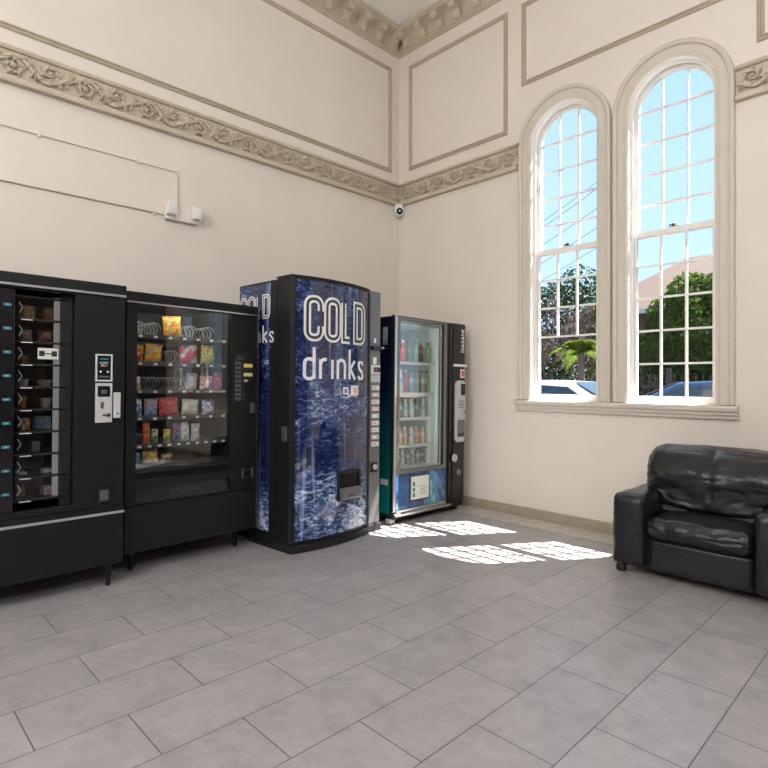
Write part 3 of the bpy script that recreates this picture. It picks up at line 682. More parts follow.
bag(m2, 0.307, 0.383, 0.655, 0.080, [(0.2, 0.1, 0.05), T_, (0.3, 0.14, 0.06)], 'small brown packet right of the gold bag on bottom tray', g6, 'candy_packet', 'candy packet', dep=0.03)
# food in the left machine, row k from the top
gk = 'food in the clear compartments of the left machine'
def shelfz(k): return 1.689 - PIT * (k + 1) + 0.0065
ordn = ['top', 'second', 'third', 'fourth', 'fifth', 'sixth', 'seventh', 'eighth', 'lowest']
def food_box(k, x0, x1, h, cols, what, y=0.16, dep=0.05):
    o = BX(-(x1 - x0) / 2, (x1 - x0) / 2, -dep / 2, dep / 2, 0, h).build('food_box', bag_mat('carton ' + what, cols, 40), bevel=0.003)
    tag(o, what + ' in the %s compartment of the left machine' % ordn[k], 'food box', gk); put(o, m1, ((x0 + x1) / 2, y, shelfz(k)), 0.15)
def food_bag(k, x0, x1, h, cols, what, y=0.17):
    o = bag_mesh(x1 - x0, h, 0.05, k * 31 + int(x0 * 900)).build('pastry_bag', bag_mat('pastry ' + what, cols, 30), smooth='all')
    tag(o, what + ' in the %s compartment of the left machine' % ordn[k], 'pastry', gk); put(o, m1, ((x0 + x1) / 2, y, shelfz(k) + 0.001))
def cup(k, x, r, h, col, what, y=0.17):
    o = MB().lathe([(r * 0.72, 0), (r * 0.74, 0.004), (r * 0.98, h * 0.92), (r * 1.06, h * 0.94), (r * 1.06, h), (0.002, h + 0.001)], (0, 0, 0), 18).build('food_cup', mat('cup ' + what, col, 0.4), smooth=True)
    tag(o, what + ' in the %s compartment of the left machine' % ordn[k], 'food cup', gk); put(o, m1, (x, y, shelfz(k)))
BR, PK, TN = (0.30, 0.12, 0.06), (0.62, 0.30, 0.22), (0.45, 0.30, 0.17)
food_box(0, 0.470, 0.528, 0.078, [(0.7, 0.6, 0.35), PK, W_], 'yellow and pink card packet'); food_bag(0, 0.572, 0.648, 0.088, [BR, (0.5, 0.2, 0.1), TN], 'reddish brown pastry')
food_bag(1, 0.460, 0.526, 0.072, [PK, W_, TN], 'pinkish wrapped roll'); food_bag(1, 0.552, 0.628, 0.080, [TN, BR, PK], 'brown wrapped bun')
food_box(2, 0.464, 0.500, 0.050, [TN, BR, W_], 'small tan packet')
cup(3, 0.487, 0.026, 0.040, (0.75, 0.74, 0.70), 'small white cup'); cup(3, 0.590, 0.040, 0.036, (0.55, 0.50, 0.40), 'wide cream tub')
cup(4, 0.484, 0.021, 0.068, (0.62, 0.26, 0.06), 'orange drink cup'); cup(4, 0.597, 0.032, 0.058, (0.52, 0.48, 0.42), 'beige tub')
food_box(5, 0.464, 0.512, 0.070, [W_, O, (0.5, 0.5, 0.6)], 'white and orange packet'); food_box(5, 0.535, 0.618, 0.078, [(0.10, 0.22, 0.36), (0.25, 0.35, 0.45), PK], 'blue grey packet')
food_box(6, 0.520, 0.562, 0.062, [(0.35, 0.35, 0.33), (0.45, 0.45, 0.42)], 'grey carton')
food_box(7, 0.458, 0.500, 0.018, [W_, (0.6, 0.6, 0.6)], 'flat white packet'); food_box(7, 0.578, 0.622, 0.022, [W_, (0.5, 0.5, 0.55)], 'low white tray')
food_bag(8, 0.460, 0.502, 0.062, [O, BR, TN], 'orange brown bar'); food_box(8, 0.578, 0.622, 0.050, [W_, PK, W_], 'white and pink packet')

# ---- third machine: tall, bowed blue front with large white words
m3 = machine('drinks_machine', 'tall drinks machine with bowed blue water-print front reading COLD drinks', (1.15, -2.354), 3.7)
BWD = 0.078
def bow(x): 
    t = (x - 0.40) / 0.44; return -BWD * max(0.0, 1 - t * t)
MB().box(0.0, 0.972, 0.165, 0.645, 0.02, 2.012).build('cabinet', M['black'], m3, 0.004)
BX(-0.003, 0.0, 0.235, 0.637, 0.12, 1.995).build('side_panel', M['water'], m3)
# door: black body with a bowed face
n = 28; xs = [0.0 + 0.842 * k / n for k in range(n + 1)]
def bowed(x0, x1, z0, z1, off0, off1, k=24):
    X = [x0 + (x1 - x0) * i / k for i in range(k + 1)]; mb = MB()
    front = [(x, bow(x) - off1) for x in X]; back = [(x, bow(x) - off0) for x in reversed(X)]
    mb.prism(front + back, 'z', z0, z1); return mb
mb = MB(); mb.prism([(x, bow(x) if x > 0.02 else -0.002) for x in xs] + [(0.842, 0.155), (0.0, 0.155)], 'z', 0.062, 2.022)
mb.build('door', M['black'], m3, 0.003, seg=1)
MB().prism([(x, bow(x) - 0.004) for x in xs] + [(0.842, 0.17), (0.0, 0.17)], 'z', 2.022, 2.030).build('top_cap', M['blackmatt'], m3)
MB().prism([(x, bow(x) * 0.9 - 0.02) for x in xs] + [(0.985, -0.02), (0.985, 0.5), (0.0, 0.5)], 'z', -0.006, 0.058).build('base_plinth', M['blackmatt'], m3, 0.006)
blue = bowed(0.036, 0.795, 0.085, 1.998, 0.0, 0.004).build('front_panel', M['water'], m3, smooth=True)
BX(0.842, 0.975, -0.004, 0.16, 0.062, 2.020).build('control_column', M['steel'], m3, 0.004)
BX(0.80, 0.842, -0.008, 0.0, 0.085, 1.998).build('column_edge', M['blackmatt'], m3)
# words: stroke letters laid on the bowed face
def stroke_word(parent, glyphs, half, off, thick, name, m, fsurf):
    for pts, closed in glyphs:
        P = [Vector(p) for p in pts]; n = len(P); mb = MB(); L = []
        for i in range(n):
            a = P[(i - 1) % n] if (closed or i) else P[i]; b = P[(i + 1) % n] if (closed or i < n - 1) else P[i]
            d1 = (P[i] - a).normalized() if (P[i] - a).length > 1e-9 else (b - P[i]).normalized(); d2 = (b - P[i]).normalized() if (b - P[i]).length > 1e-9 else d1
            d = (d1 + d2).normalized(); nn = Vector((-d.y, d.x)); cs = max(0.5, nn.dot(Vector((-d1.y, d1.x))))
            e = P[i].copy()
            if not closed and i == 0: e -= d * half * 0.0
            l, r = e + nn * half / cs, e - nn * half / cs
            L.append([mb.bm.verts.new(fsurf(q.x, q.y, o)) for q in (l, r) for o in (off, off + thick)])
        for i in range(n if closed else n - 1):
            A, B = L[i], L[(i + 1) % n]
            for u, v in ((1, 3), (3, 2), (2, 0), (0, 1)): mb.face([A[u], A[v], B[v], B[u]])
        if not closed: mb.face([L[0][0], L[0][1], L[0][3], L[0][2]]); mb.face([L[-1][0], L[-1][2], L[-1][3], L[-1][1]])
        mb.build(name, m, parent)
def rr(x0, x1, z0, z1, r, n=5, corners=(1, 1, 1, 1)):
    """rounded rectangle, anticlockwise from lower left"""
    pts = []
    for (cx, cz, a0, on) in ((x0, z0, PI, corners[0]), (x1, z0, 1.5 * PI, corners[1]), (x1, z1, 0, corners[2]), (x0, z1, 0.5 * PI, corners[3])):
        if not on: pts.append((cx, cz)); continue
        ox = cx + r if cx == x0 else cx - r; oz = cz + r if cz == z0 else cz - r
        pts += [(ox + r * math.cos(a0 + PI / 2 * k / n), oz + r * math.sin(a0 + PI / 2 * k / n)) for k in range(n + 1)]
    return pts
def seg(pts, step=0.02):
    out = [pts[0]]
    for a, b in zip(pts, pts[1:]):
        k = max(1, int(math.dist(a, b) / step)); out += [(a[0] + (b[0] - a[0]) * i / k, a[1] + (b[1] - a[1]) * i / k) for i in range(1, k + 1)]
    return out
def cold(x0, w, z0, z1, gap):
    """centre lines of C O L D, letter width w"""
    G_ = []; x = x0; r = w * 0.42
    o = rr(x, x + w, z0, z1, r)
    k = len(o)
    top = [p for p in o]
    c = [(x + w, z0 + (z1 - z0) * 0.30)] + list(reversed([p for p in o if p[0] >= x + w - r - 1e-6 and p[1] <= z0 + r + 1e-6])) + list(reversed([p for p in o if p[0] <= x + r + 1e-6 and p[1] <= z0 + r + 1e-6])) + list(reversed([p for p in o if p[0] <= x + r + 1e-6 and p[1] >= z1 - r - 1e-6])) + list(reversed([p for p in o if p[0] >= x + w - r - 1e-6 and p[1] >= z1 - r - 1e-6])) + [(x + w, z0 + (z1 - z0) * 0.70)]
    G_.append((c, False)); x += w + gap
    G_.append((rr(x, x + w, z0, z1, r), True)); x += w + gap
    G_.append(([(x, z1), (x, z0), (x + w * 0.62, z0)], False)); x += w * 0.77 + gap
    G_.append((rr(x, x + w, z0, z1, r, corners=(0, 1, 1, 0)), True))
    return G_
def drinks(x0, w, z0, zx, zt, gap):
    G_ = []; x = x0; r = w * 0.40
    G_ += [(rr(x, x + w, z0, zx, r), True), ([(x + w, z0), (x + w, zt)], False)]; x += w + gap
    G_ += [([(x, z0), (x, zx)], False), ([(x, zx - r * 1.2), (x + r * 0.35, zx - r * 0.3), (x + r, zx), (x + w * 0.72, zx)], False)]; x += w * 0.72 + gap
    G_ += [([(x, z0), (x, zx)], False)]; x += gap
    G_ += [([(x, z0), (x, zx)], False), ([(x, zx - r), (x + r * 0.3, zx - r * 0.3), (x + r, zx), (x + w - r, zx), (x + w - r * 0.3, zx - r * 0.3), (x + w, zx - r), (x + w, z0)], False)]; x += w + gap
    G_ += [([(x, z0), (x, zt)], False), ([(x + w * 0.85, zx), (x + w * 0.1, (z0 + zx) / 2 + 0.01), (x + w * 0.9, z0)], False)]; x += w * 0.85 + gap
    zm = (z0 + zx) / 2; ww = w * 0.72
    G_ += [([(x + ww, zx - r * 0.9), (x + ww - r * 0.2, zx - r * 0.2), (x + ww - r, zx), (x + r, zx), (x + r * 0.2, zx - r * 0.3), (x, zx - r), (x + r * 0.3, zm + 0.012), (x + ww - r * 0.3, zm - 0.012), (x + ww, z0 + r), (x + ww - r * 0.2, z0 + r * 0.3), (x + ww - r, z0), (x + r, z0), (x + r * 0.2, z0 + r * 0.2), (x, z0 + r * 0.9)], False)]
    return G_
def fs(x, z, o): return (x, bow(x) - 0.004 - o, z)
cg = [(seg(p), c) for p, c in cold(0.120, 0.113, 1.578, 1.865, 0.0585)]
stroke_word(blue, cg, 0.029, 0.0005, 0.0010, 'lettering', M['white_ink'], fs)
stroke_word(blue, cg, 0.0105, 0.0018, 0.0008, 'lettering_fill', M['dark_ink'], fs)
stroke_word(blue, [(seg(p), c) for p, c in drinks(0.100, 0.078, 1.272, 1.418, 1.505, 0.056)], 0.0125, 0.0005, 0.0010, 'lettering', M['white_ink'], fs)
def ss(x, z, o): return (-0.003 - o, x, z)
# the same words on the side sheet, reading from back to front
sd = [c for c in m3.children if c.name.startswith('side_panel')][0]
def flip(gl): return [([(0.830 - p[0], p[1]) for p in seg(pp)], c) for pp, c in gl]
sg_ = flip(cold(0.215, 0.072, 1.74, 1.90, 0.032))
stroke_word(sd, sg_, 0.0135, 0.0005, 0.0010, 'lettering', M['white_ink'], ss)
stroke_word(sd, sg_, 0.0045, 0.0018, 0.0008, 'lettering_fill', M['dark_ink'], ss)
stroke_word(sd, flip(drinks(0.205, 0.056, 1.545, 1.625, 1.675, 0.038)), 0.008, 0.0005, 0.0010, 'lettering', M['white_ink'], ss)
# small printed marks under the words
for nm, x0, x1, z0, z1, mm in (('printed_mark', 0.555, 0.655, 1.145, 1.222, 'white_pl'), ('printed_mark', 0.462, 0.525, 1.152, 1.210, 'white_pl')):
    bowed(x0, x1, z0, z1, 0.0042, 0.0055, 6).build(nm, M[mm], blue)
bowed(0.590, 0.640, 1.165, 1.205, 0.0052, 0.0062, 6).build('printed_mark', mat('pink print', (0.70, 0.35, 0.40), 0.4), blue)
bowed(0.475, 0.512, 1.165, 1.197, 0.0052, 0.0062, 6).build('printed_mark', mat('blue print', (0.16, 0.25, 0.50), 0.4), blue)
# delivery opening
X0, X1, Z0, Z1 = 0.405, 0.655, 0.328, 0.560
yv = min(bow(X0), bow(X1), bow(0.5)) - 0.004
vd = MB().plate(X0, X1, Z0, Z1, [(X0 + 0.02, X1 - 0.02, Z0 + 0.065, Z1 - 0.02)], yv - 0.016, yv + 0.03).build('delivery_port', M['blackmatt'], m3, 0.004)
BX(X0 + 0.018, X1 - 0.018, yv - 0.0, yv + 0.012, Z0 + 0.06, Z1 - 0.018).build('port_back', M['blackgloss'], vd)
MB().prism([(yv - 0.018, Z0 + 0.004), (yv - 0.034, Z0 + 0.020), (yv - 0.030, Z0 + 0.085), (yv - 0.012, Z0 + 0.10), (yv - 0.006, Z0 + 0.10), (yv - 0.006, Z0 + 0.004)], 'x', X0 + 0.012, X1 - 0.012).build('port_flap', M['steel'], vd, 0.003)
MB().tube([(0.495, yv - 0.032, Z0 + 0.030), (0.53, yv - 0.034, Z0 + 0.042), (0.565, yv - 0.032, Z0 + 0.030)], 0.006, 6).build('flap_mark', M['dark_ink'], vd)
# column fittings
kb = MB().tube([(0.850, -0.022, 1.541), (0.988, -0.022, 1.541)], 0.018, 12).build('door_bar', M['blackgloss'], m3, smooth=True)
MB().tube([(0.955, -0.036, 1.545), (0.985, -0.036, 1.545)], 0.006, 8).build('bar_stud', M['chrome'], kb)
BX(0.885, 0.925, -0.008, -0.003, 1.405, 1.462).build('label_plate', M['white_pl'], m3, 0.002)
BX(0.893, 0.918, -0.008, -0.003, 1.555 + 0.03, 1.625).build('label_plate', M['tagwhite'], m3, 0.002)
ba = BX(0.858, 0.968, -0.012, -0.003, 1.318, 1.398).build('bill_acceptor', M['white_pl'], m3, 0.003)
BX(0.885, 0.962, -0.020, -0.010, 1.338, 1.378).build('bill_slot', M['dark_ink'], ba, 0.003)
BX(0.90, 0.92, -0.0215, -0.019, 1.35, 1.366).build('arrow_mark', M['red'], ba)
BX(0.858, 0.968, -0.012, -0.003, 1.252, 1.312).build('coin_acceptor', M['silver'], m3, 0.003)
pk = mat('pale pink button', (0.72, 0.48, 0.50), 0.4); gr = mat('pale green button', (0.50, 0.66, 0.62), 0.4)
for k in range(9):
    z = 1.205 - 0.0595 * k
    b = BX(0.868, 0.956, -0.014, -0.003, z - 0.019, z + 0.019).build('selection_button', (M['white_pl'], pk, M['white_pl'], pk, gr, M['white_pl'], M['white_pl'], pk, M['white_pl'])[k], m3, 0.003)
    BX(0.874, 0.920, -0.0155, -0.0135, z - 0.011, z + 0.011).build('flavour_label', (M['silver'], M['white_pl'], pk, gr, M['white_pl'], pk, gr, M['white_pl'], M['silver'])[k], b)
cr = BX(0.858, 0.945, -0.010, -0.003, 0.492, 0.575).build('coin_return', M['blackmatt'], m3, 0.003)
MB().lathe([(0.022, -0.016), (0.026, -0.008)], (0.915, 0, 0.535), 16, 'y').build('return_cup', M['chrome'], cr, smooth=True)
hl = BX(-0.012, 0.0, 0.02, 0.075, 0.81, 0.92).build('side_latch', M['steel'], m3, 0.003)

# ---- fourth machine: glass-front bottle merchandiser
m4 = machine('bottle_machine', 'black glass-front bottle machine with lit white shelves, nearest the window wall', (1.06, -1.262), 0.0, 1.0)
ts = graphic_mat('navy to teal side print', [(0.3, (0.004, 0.008, 0.03)), (0.7, (0.006, 0.014, 0.05))], 3.0)
nt = ts.node_tree; pb = [n for n in nt.nodes if n.type == 'BSDF_PRINCIPLED'][0]
sp = N(nt, 'ShaderNodeSeparateXYZ'); nt.links.new(coords(nt), sp.inputs[0])
mr = N(nt, 'ShaderNodeMapRange'); mr.inputs['From Min'].default_value = 0.3; mr.inputs['From Max'].default_value = 1.5; nt.links.new(sp.outputs['Z'], mr.inputs['Value'])
r_ = ramp(nt, [(0.0, (0.004, 0.13, 0.125)), (0.35, (0.004, 0.085, 0.10)), (0.75, (0.005, 0.015, 0.055)), (1.0, (0.006, 0.010, 0.035))]); nt.links.new(mr.outputs[0], r_.inputs['Fac']); nt.links.new(r_.outputs['Color'], pb.inputs['Base Color'])
MB().openbox(0.065, 1.075, 0.037, 0.82, 0.06, 1.855, 0.03).build('cabinet', M['black'], m4, 0.004)
BX(0.061, 0.065, 0.030, 0.80, 0.09, 1.84).build('side_panel', ts, m4)
sk = BX(0.0595, 0.0612, 0.075, 0.135, 1.60, 1.76).build('sticker', M['silver'], m4)
BX(0.0588, 0.0598, 0.075, 0.135, 1.60, 1.645).build('sticker_band', mat('light blue sticker', (0.12, 0.35, 0.48), 0.4), sk)
BX(0.056, 0.064, 0.05, 0.14, 0.345, 0.395).build('side_label', M['plate'], m4, 0.002)
dr = MB().plate(0.068, 0.84, 0.105, 1.862, [(0.135, 0.768, 0.470, 1.835)], 0.0, 0.035).build('door', M['bronze'], m4, 0.004)
MB().plate(0.105, 0.800, 0.440, 1.852, [(0.140, 0.762, 0.475, 1.830)], -0.010, 0.0).build('door_trim', M['steel'], m4, 0.003)
BX(0.070, 0.100, -0.012, 0.0, 0.11, 1.86).build('door_edge', M['chrome'], m4, 0.003)
BX(0.135, 0.768, 0.020, 0.026, 0.470, 1.835).build('window_pane', M['vglass2'], m4)
MB().plate(0.136, 0.767, 0.471, 1.834, [(0.154, 0.749, 0.492, 1.815)], 0.028, 0.034).build('gasket', M['fridge'], m4)
MB().openbox(0.10, 0.805, 0.092, 0.66, 0.43, 1.82, 0.012).build('liner', M['fridge'], m4)
MB().tube([(0.120, 0.105, 0.52), (0.120, 0.105, 1.79)], 0.006, 10).build('light_tube', emit('cool tube light', (0.92, 1.0, 0.97), 40.0), m4)
gp = BX(0.105, 0.798, -0.006, 0.0, 0.125, 0.437).build('lower_panel', graphic_mat('blue ice print', [(0.30, (0.015, 0.035, 0.10)), (0.44, (0.05, 0.13, 0.32)), (0.50, (0.06, 0.05, 0.06)), (0.56, (0.10, 0.26, 0.48)), (0.66, (0.02, 0.20, 0.25)), (0.8, (0.35, 0.55, 0.70))], 2.6, 1.2), m4)
cd = BX(0.286, 0.560, -0.012, -0.006, 0.178, 0.415).build('notice_card', M['dark_ink'], m4, 0.002)
BX(0.300, 0.546, -0.0145, -0.011, 0.192, 0.401).build('card_sheet', mat('pale card', (0.66, 0.70, 0.62), 0.5, var=0.03), cd)
for k in range(3): BX(0.322, 0.352, -0.016, -0.014, 0.215 + 0.05 * k, 0.25 + 0.05 * k).build('printed_mark', M['teal'], cd)
for k in range(4): BX(0.42, 0.52 - 0.02 * (k % 2), -0.0155, -0.014, 0.235 + 0.022 * k, 0.241 + 0.022 * k).build('printed_line', M['steel'], cd)
BX(0.105, 0.80, -0.016, 0.0, 0.098, 0.120).build('bottom_trim', M['chrome'], m4, 0.003)
BX(0.075, 1.070, -0.012, 0.7, 0.045, 0.096).build('base_plinth', M['blackmatt'], m4, 0.004)
MB().prism([(-0.010, 0.062), (-0.034, 0.070), (-0.034, 0.086), (-0.010, 0.096)], 'x', 0.078, 0.86).build('kick_trim', M['chrome'], m4)
for x in (0.05, 0.95): 
    for y in (0.03, 0.60): BX(x + 0.03, x + 0.09, y, y + 0.06, 0.0, 0.045).build('leveling_foot', M['foot'] if x > 0.5 or y > 0.5 else M['plate'], m4, 0.004)
BX(0.842, 0.890, -0.010, 0.035, 0.10, 1.86).build('column_frame', M['blackgloss'], m4, 0.004)
BX(0.892, 1.073, -0.024, 0.035, 0.10, 1.862).build('control_column', M['bronze'], m4, 0.008)
text_mesh('lettering', 'DASANI', 0.066, M['white_ink'], m4, (1.030, -0.0255, 1.69), vertical=True, bold=0.0012)
BX(0.880, 1.080, -0.050, -0.022, 1.432, 1.456).build('door_handle', M['white_pl'], m4, 0.004)
st = BX(0.995, 1.064, -0.027, -0.022, 1.320, 1.408).build('sticker', M['tagwhite'], m4, 0.002)
BX(1.008, 1.050, -0.0285, -0.026, 1.335, 1.392).build('sticker_print', M['red'], st, 0.002)
cu_ = MB(); cu_.prism(rr(0.905, 1.066, 0.682, 1.295, 0.05, 6), 'y', -0.042, -0.022); cu_ = cu_.build('payment_unit', M['silver'], m4, 0.006)
BX(0.985, 1.052, -0.047, -0.040, 1.150, 1.262).build('bill_slot', M['blackgloss'], cu_, 0.006)
for j in range(3):
    for i in range(3): BX(0.950 + 0.03 * i, 0.968 + 0.03 * i, -0.045, -0.041, 1.02 + 0.03 * j, 1.038 + 0.03 * j).build('key', M['steel'], cu_, 0.002)
MB().lathe([(0.011, -0.047), (0.011, -0.04)], (1.04, 0, 0.985), 12, 'y').build('key_lock', M['dark_ink'], cu_)
BX(0.935, 1.05, -0.046, -0.040, 0.735, 0.905).build('coin_cup', M['steel'], cu_, 0.01)
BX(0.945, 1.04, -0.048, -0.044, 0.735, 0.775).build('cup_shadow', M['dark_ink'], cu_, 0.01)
MB().lathe([(0.048, -0.030), (0.048, -0.024)], (0.918, 0, 0.530), 22, 'y').build('lock_rose', M['blackgloss'], m4, smooth=True)
lk = MB().lathe([(0.034, -0.046), (0.040, -0.040), (0.040, -0.028)], (0.905, 0, 0.530), 22, 'y').build('lock_handle', M['chrome'], m4, smooth=True)
MB().lathe([(0.026, -0.034), (0.032, -0.024)], (0.990, 0, 0.380), 18, 'y').build('coin_return', M['steel'], m4, smooth=True)
shz = [0.480, 0.672, 0.930, 1.165, 1.455]
for i, z in enumerate(shz):
    s = BX(0.115, 0.79, 0.13, 0.60, z - 0.012, z).build('shelf', M['fridge'], m4)
    BX(0.115, 0.70 if i < 4 else 0.79, 0.122, 0.130, z - 0.020 if i != 3 else z - 0.03, z + 0.006).build('shelf_rail', M['white_pl'], s)
BX(0.735, 0.790, 0.135, 0.20, 0.445, 1.15).build('bottle_lift', M['fridge'], m4, 0.004)
# bottles
bd = [(0.026, 0), (0.030, 0.006), (0.030, 0.045), (0.027, 0.055), (0.030, 0.065), (0.030, 0.090), (0.024, 0.108), (0.013, 0.124), (0.012, 0.132)]
def bottle(liquid, capm, label_m, label, grp, h):
    t = empty('bottle', label, 'bottle', (0, 0, 0), grp); k = h / 0.145
    MB().lathe([(r, z * k) for r, z in bd], (0, 0, 0), 14).build('bottle_body', liquid, t, smooth=True)
    MB().lathe([(0.014, 0.130 * k), (0.014, 0.145 * k), (0.003, 0.146 * k)], (0, 0, 0), 12).build('bottle_cap', capm, t, smooth=True)
    MB().lathe([(0.0308, 0.064 * k), (0.0308, 0.092 * k)], (0, 0, 0), 14).build('bottle_label', label_m, t, smooth=True)
    return t
peach = mat('peach drink', (0.62, 0.40, 0.24), 0.25); cola = mat('dark cola', (0.03, 0.012, 0.008), 0.12); redb = mat('red bottle sleeve', (0.55, 0.07, 0.04), 0.3); grn = mat('green bottle sleeve', (0.16, 0.34, 0.12), 0.3); wht = mat('milky water bottle', (0.60, 0.64, 0.62), 0.3); gry = mat('grey cap', (0.30, 0.32, 0.32), 0.4); dkc = mat('dark cap', (0.03, 0.03, 0.03), 0.4)
kinds = {'water': (wht, M['white_pl'], mat('blue water label', (0.30, 0.42, 0.50), 0.4)), 'peach': (peach, M['white_pl'], mat('pale label', (0.70, 0.62, 0.52), 0.4)), 'cola': (cola, M['red'], mat('cola label', (0.35, 0.03, 0.03), 0.4)), 'red': (redb, M['white_pl'], mat('red label', (0.60, 0.16, 0.08), 0.4)), 'green': (grn, dkc, mat('green label', (0.30, 0.45, 0.20), 0.4)), 'grey': (mat('smoky bottle', (0.20, 0.23, 0.23), 0.2), dkc, mat('silver label', (0.45, 0.47, 0.46), 0.35))}
desc = {'water': 'clear water bottle with pale cap', 'peach': 'peach coloured drink bottle', 'cola': 'dark cola bottle with red cap', 'red': 'red sleeved drink bottle', 'green': 'green sleeved drink bottle', 'grey': 'smoky bottle with dark cap'}
rows = [(0, 'lowest', ['grey', 'water', 'grey', 'water', 'grey', 'water', 'grey', 'grey'], 0.150), (1, 'second-lowest', ['water', 'water', 'peach', 'peach', 'water', 'peach', 'peach'], 0.165), (2, 'middle', ['grey', 'grey', 'grey', 'water', 'water', 'grey', 'water'], 0.175), (3, 'fourth', ['red', 'red', 'water', 'red', 'grey', 'green', 'grey', 'green'], 0.22), (4, 'top', ['red', 'cola', 'red', 'green', 'green', 'cola', 'green'], 0.21)]
protos = {}
pos = ['first', 'second', 'third', 'fourth', 'fifth', 'sixth', 'seventh', 'eighth']
for si, sn, ks, h in rows:
    for j, kd in enumerate(ks):
        x = 0.185 + (0.49 / (len(ks) - 1)) * j if si < 3 else 0.20 + (0.54 / (len(ks) - 1)) * j
        key = (kd, h); lab = '%s, %s from left, %s shelf of the bottle machine' % (desc[kd], pos[j], sn); grp = 'bottles on the %s shelf' % sn
        if key not in protos: t = protos[key] = bottle(*kinds[kd], lab, grp, h)
        else: t = copy_tree(protos[key]); t['label'] = lab; t['group'] = grp
        put(t, m4, (x, 0.19 + 0.012 * (j % 2), shz[si] + 0.002))
# ------------------------------------------------------------------ wall fittings
el = empty('emergency_light', 'cream twin-head emergency light high on the left wall above the snack machine', 'emergency light', (0.0, -2.645, 2.68))
BX(0.0, 0.046, -0.128, 0.146, -0.060, 0.055).build('housing', M['cream'], el, 0.006)
for y in (-0.098, 0.118):
    h = MB().box(0.045, 0.100, y - 0.040, y + 0.040, -0.030, 0.078).build('lamp_head', M['cream'], el, 0.008)
    for k in range(3): BX(0.099, 0.1025, y - 0.030 + 0.022 * k, y - 0.016 + 0.022 * k, -0.020, 0.066).build('lens_rib', M['white_pl'], h, 0.001)
def wire(name, pts, r, label, clips):
    o = empty(name, label, 'conduit', pts[0]); q = [Vector(p) - Vector(pts[0]) for p in pts]
    MB().tube(q, r, 8).build('pipe', M['conduit'], o, smooth='all')
    for c in clips:
        p = Vector(c) - Vector(pts[0]); BX(p.x - 0.0075, p.x + 0.009, p.y - 0.008, p.y + 0.008, p.z - 0.022, p.z + 0.022).build('pipe_clip', M['conduit'], o, 0.003)
    return o
wire('conduit', [(0.008, -8.8, 3.04), (0.008, -2.668, 3.034), (0.008, -2.660, 3.026), (0.008, -2.660, 2.745)], 0.0065, 'thin upper conduit along the left wall, turning down into the emergency light', [(0.008, -3.665, 3.035), (0.008, -2.985, 3.034), (0.008, -2.660, 3.028), (0.008, -2.66, 2.87)])
wire('conduit', [(0.008, -8.8, 2.657), (0.008, -2.76, 2.657)], 0.0065, 'thin lower conduit running level into the side of the emergency light', [(0.008, -2.86, 2.657), (0.008, -4.6, 2.657)])
cam = empty('security_camera', 'small white dome security camera tucked in the room corner under the frieze', 'camera', (0.055, -0.055, 3.325))
MB().lathe([(0.052, 0.0), (0.056, -0.02), (0.056, -0.045), (0.050, -0.055)], (0, 0, 0), 24).build('mount', M['white_pl'], cam, smooth=True)
hd = MB(); hd.blob((0.008, -0.008, -0.078), 0.060, 3); hd.build('camera_head', M['white_pl'], cam, smooth='all')
ln = MB(); ln.lathe([(0.036, 0), (0.036, 0.020), (0.026, 0.030), (0.004, 0.034)], (0, 0, 0), 20); ln = ln.build('lens', M['blackgloss'], cam, smooth=True)
dv = Vector((0.72, -0.62, -0.12)).normalized(); ln.location = Vector((0.008, -0.008, -0.078)) + dv * 0.040; ln.rotation_euler = dv.to_track_quat('Z', 'Y').to_euler()
ln2 = MB().lathe([(0.010, 0.030), (0.008, 0.037)], (0, 0, 0), 12).build('lens_glass', M['chrome'], ln, smooth=True)

# ------------------------------------------------------------------ leather armchair
def cushion(x0, x1, y0, y1, z0, z1, r, cuts, amp, fr, seed, crown=(0, 0, 0), shape=None):
    """soft box: rounded corners, bulging faces, creased by noise"""
    bm = bmesh.new(); bmesh.ops.create_cube(bm, size=2.0)
    bmesh.ops.subdivide_edges(bm, edges=bm.edges[:], cuts=cuts, use_grid_fill=True)
    c = Vector(((x0 + x1) / 2, (y0 + y1) / 2, (z0 + z1) / 2)); h = Vector(((x1 - x0) / 2, (y1 - y0) / 2, (z1 - z0) / 2))
    for v in bm.verts:
        u = v.co.copy(); p = Vector((u.x * h.x, u.y * h.y, u.z * h.z)); rr_ = min(r, min(h) * 0.98)
        q = Vector([max(-(h[i] - rr_), min(h[i] - rr_, p[i])) for i in range(3)]); d = p - q
        n = d.normalized() if d.length > 1e-6 else Vector((0, 0, 0))
        if d.length > 1e-6: p = q + n * rr_
        for i in range(3):
            j, k = (i + 1) % 3, (i + 2) % 3
            p[i] += crown[i] * u[i] * (1 - u[j] ** 2) * (1 - u[k] ** 2)
        w = p + c
        f = noise.noise(w * fr + Vector((seed, 0, 0))) + 0.6 * noise.noise(w * fr * 2.3 + Vector((0, seed, 0)))
        g = 1 - abs(noise.noise(Vector((w.x * fr * 1.2, w.y * fr * 1.2, w.z * fr * 2.6)) + Vector((seed * 2, 3, 1)))) * 2
        p += n * amp * (f * 0.6 + max(0, g) ** 3 * -0.8)
        v.co = c + p
        if shape: v.co = shape(v.co.copy(), u)
    mb = MB(); mb.bm.free(); mb.bm = bm; return mb
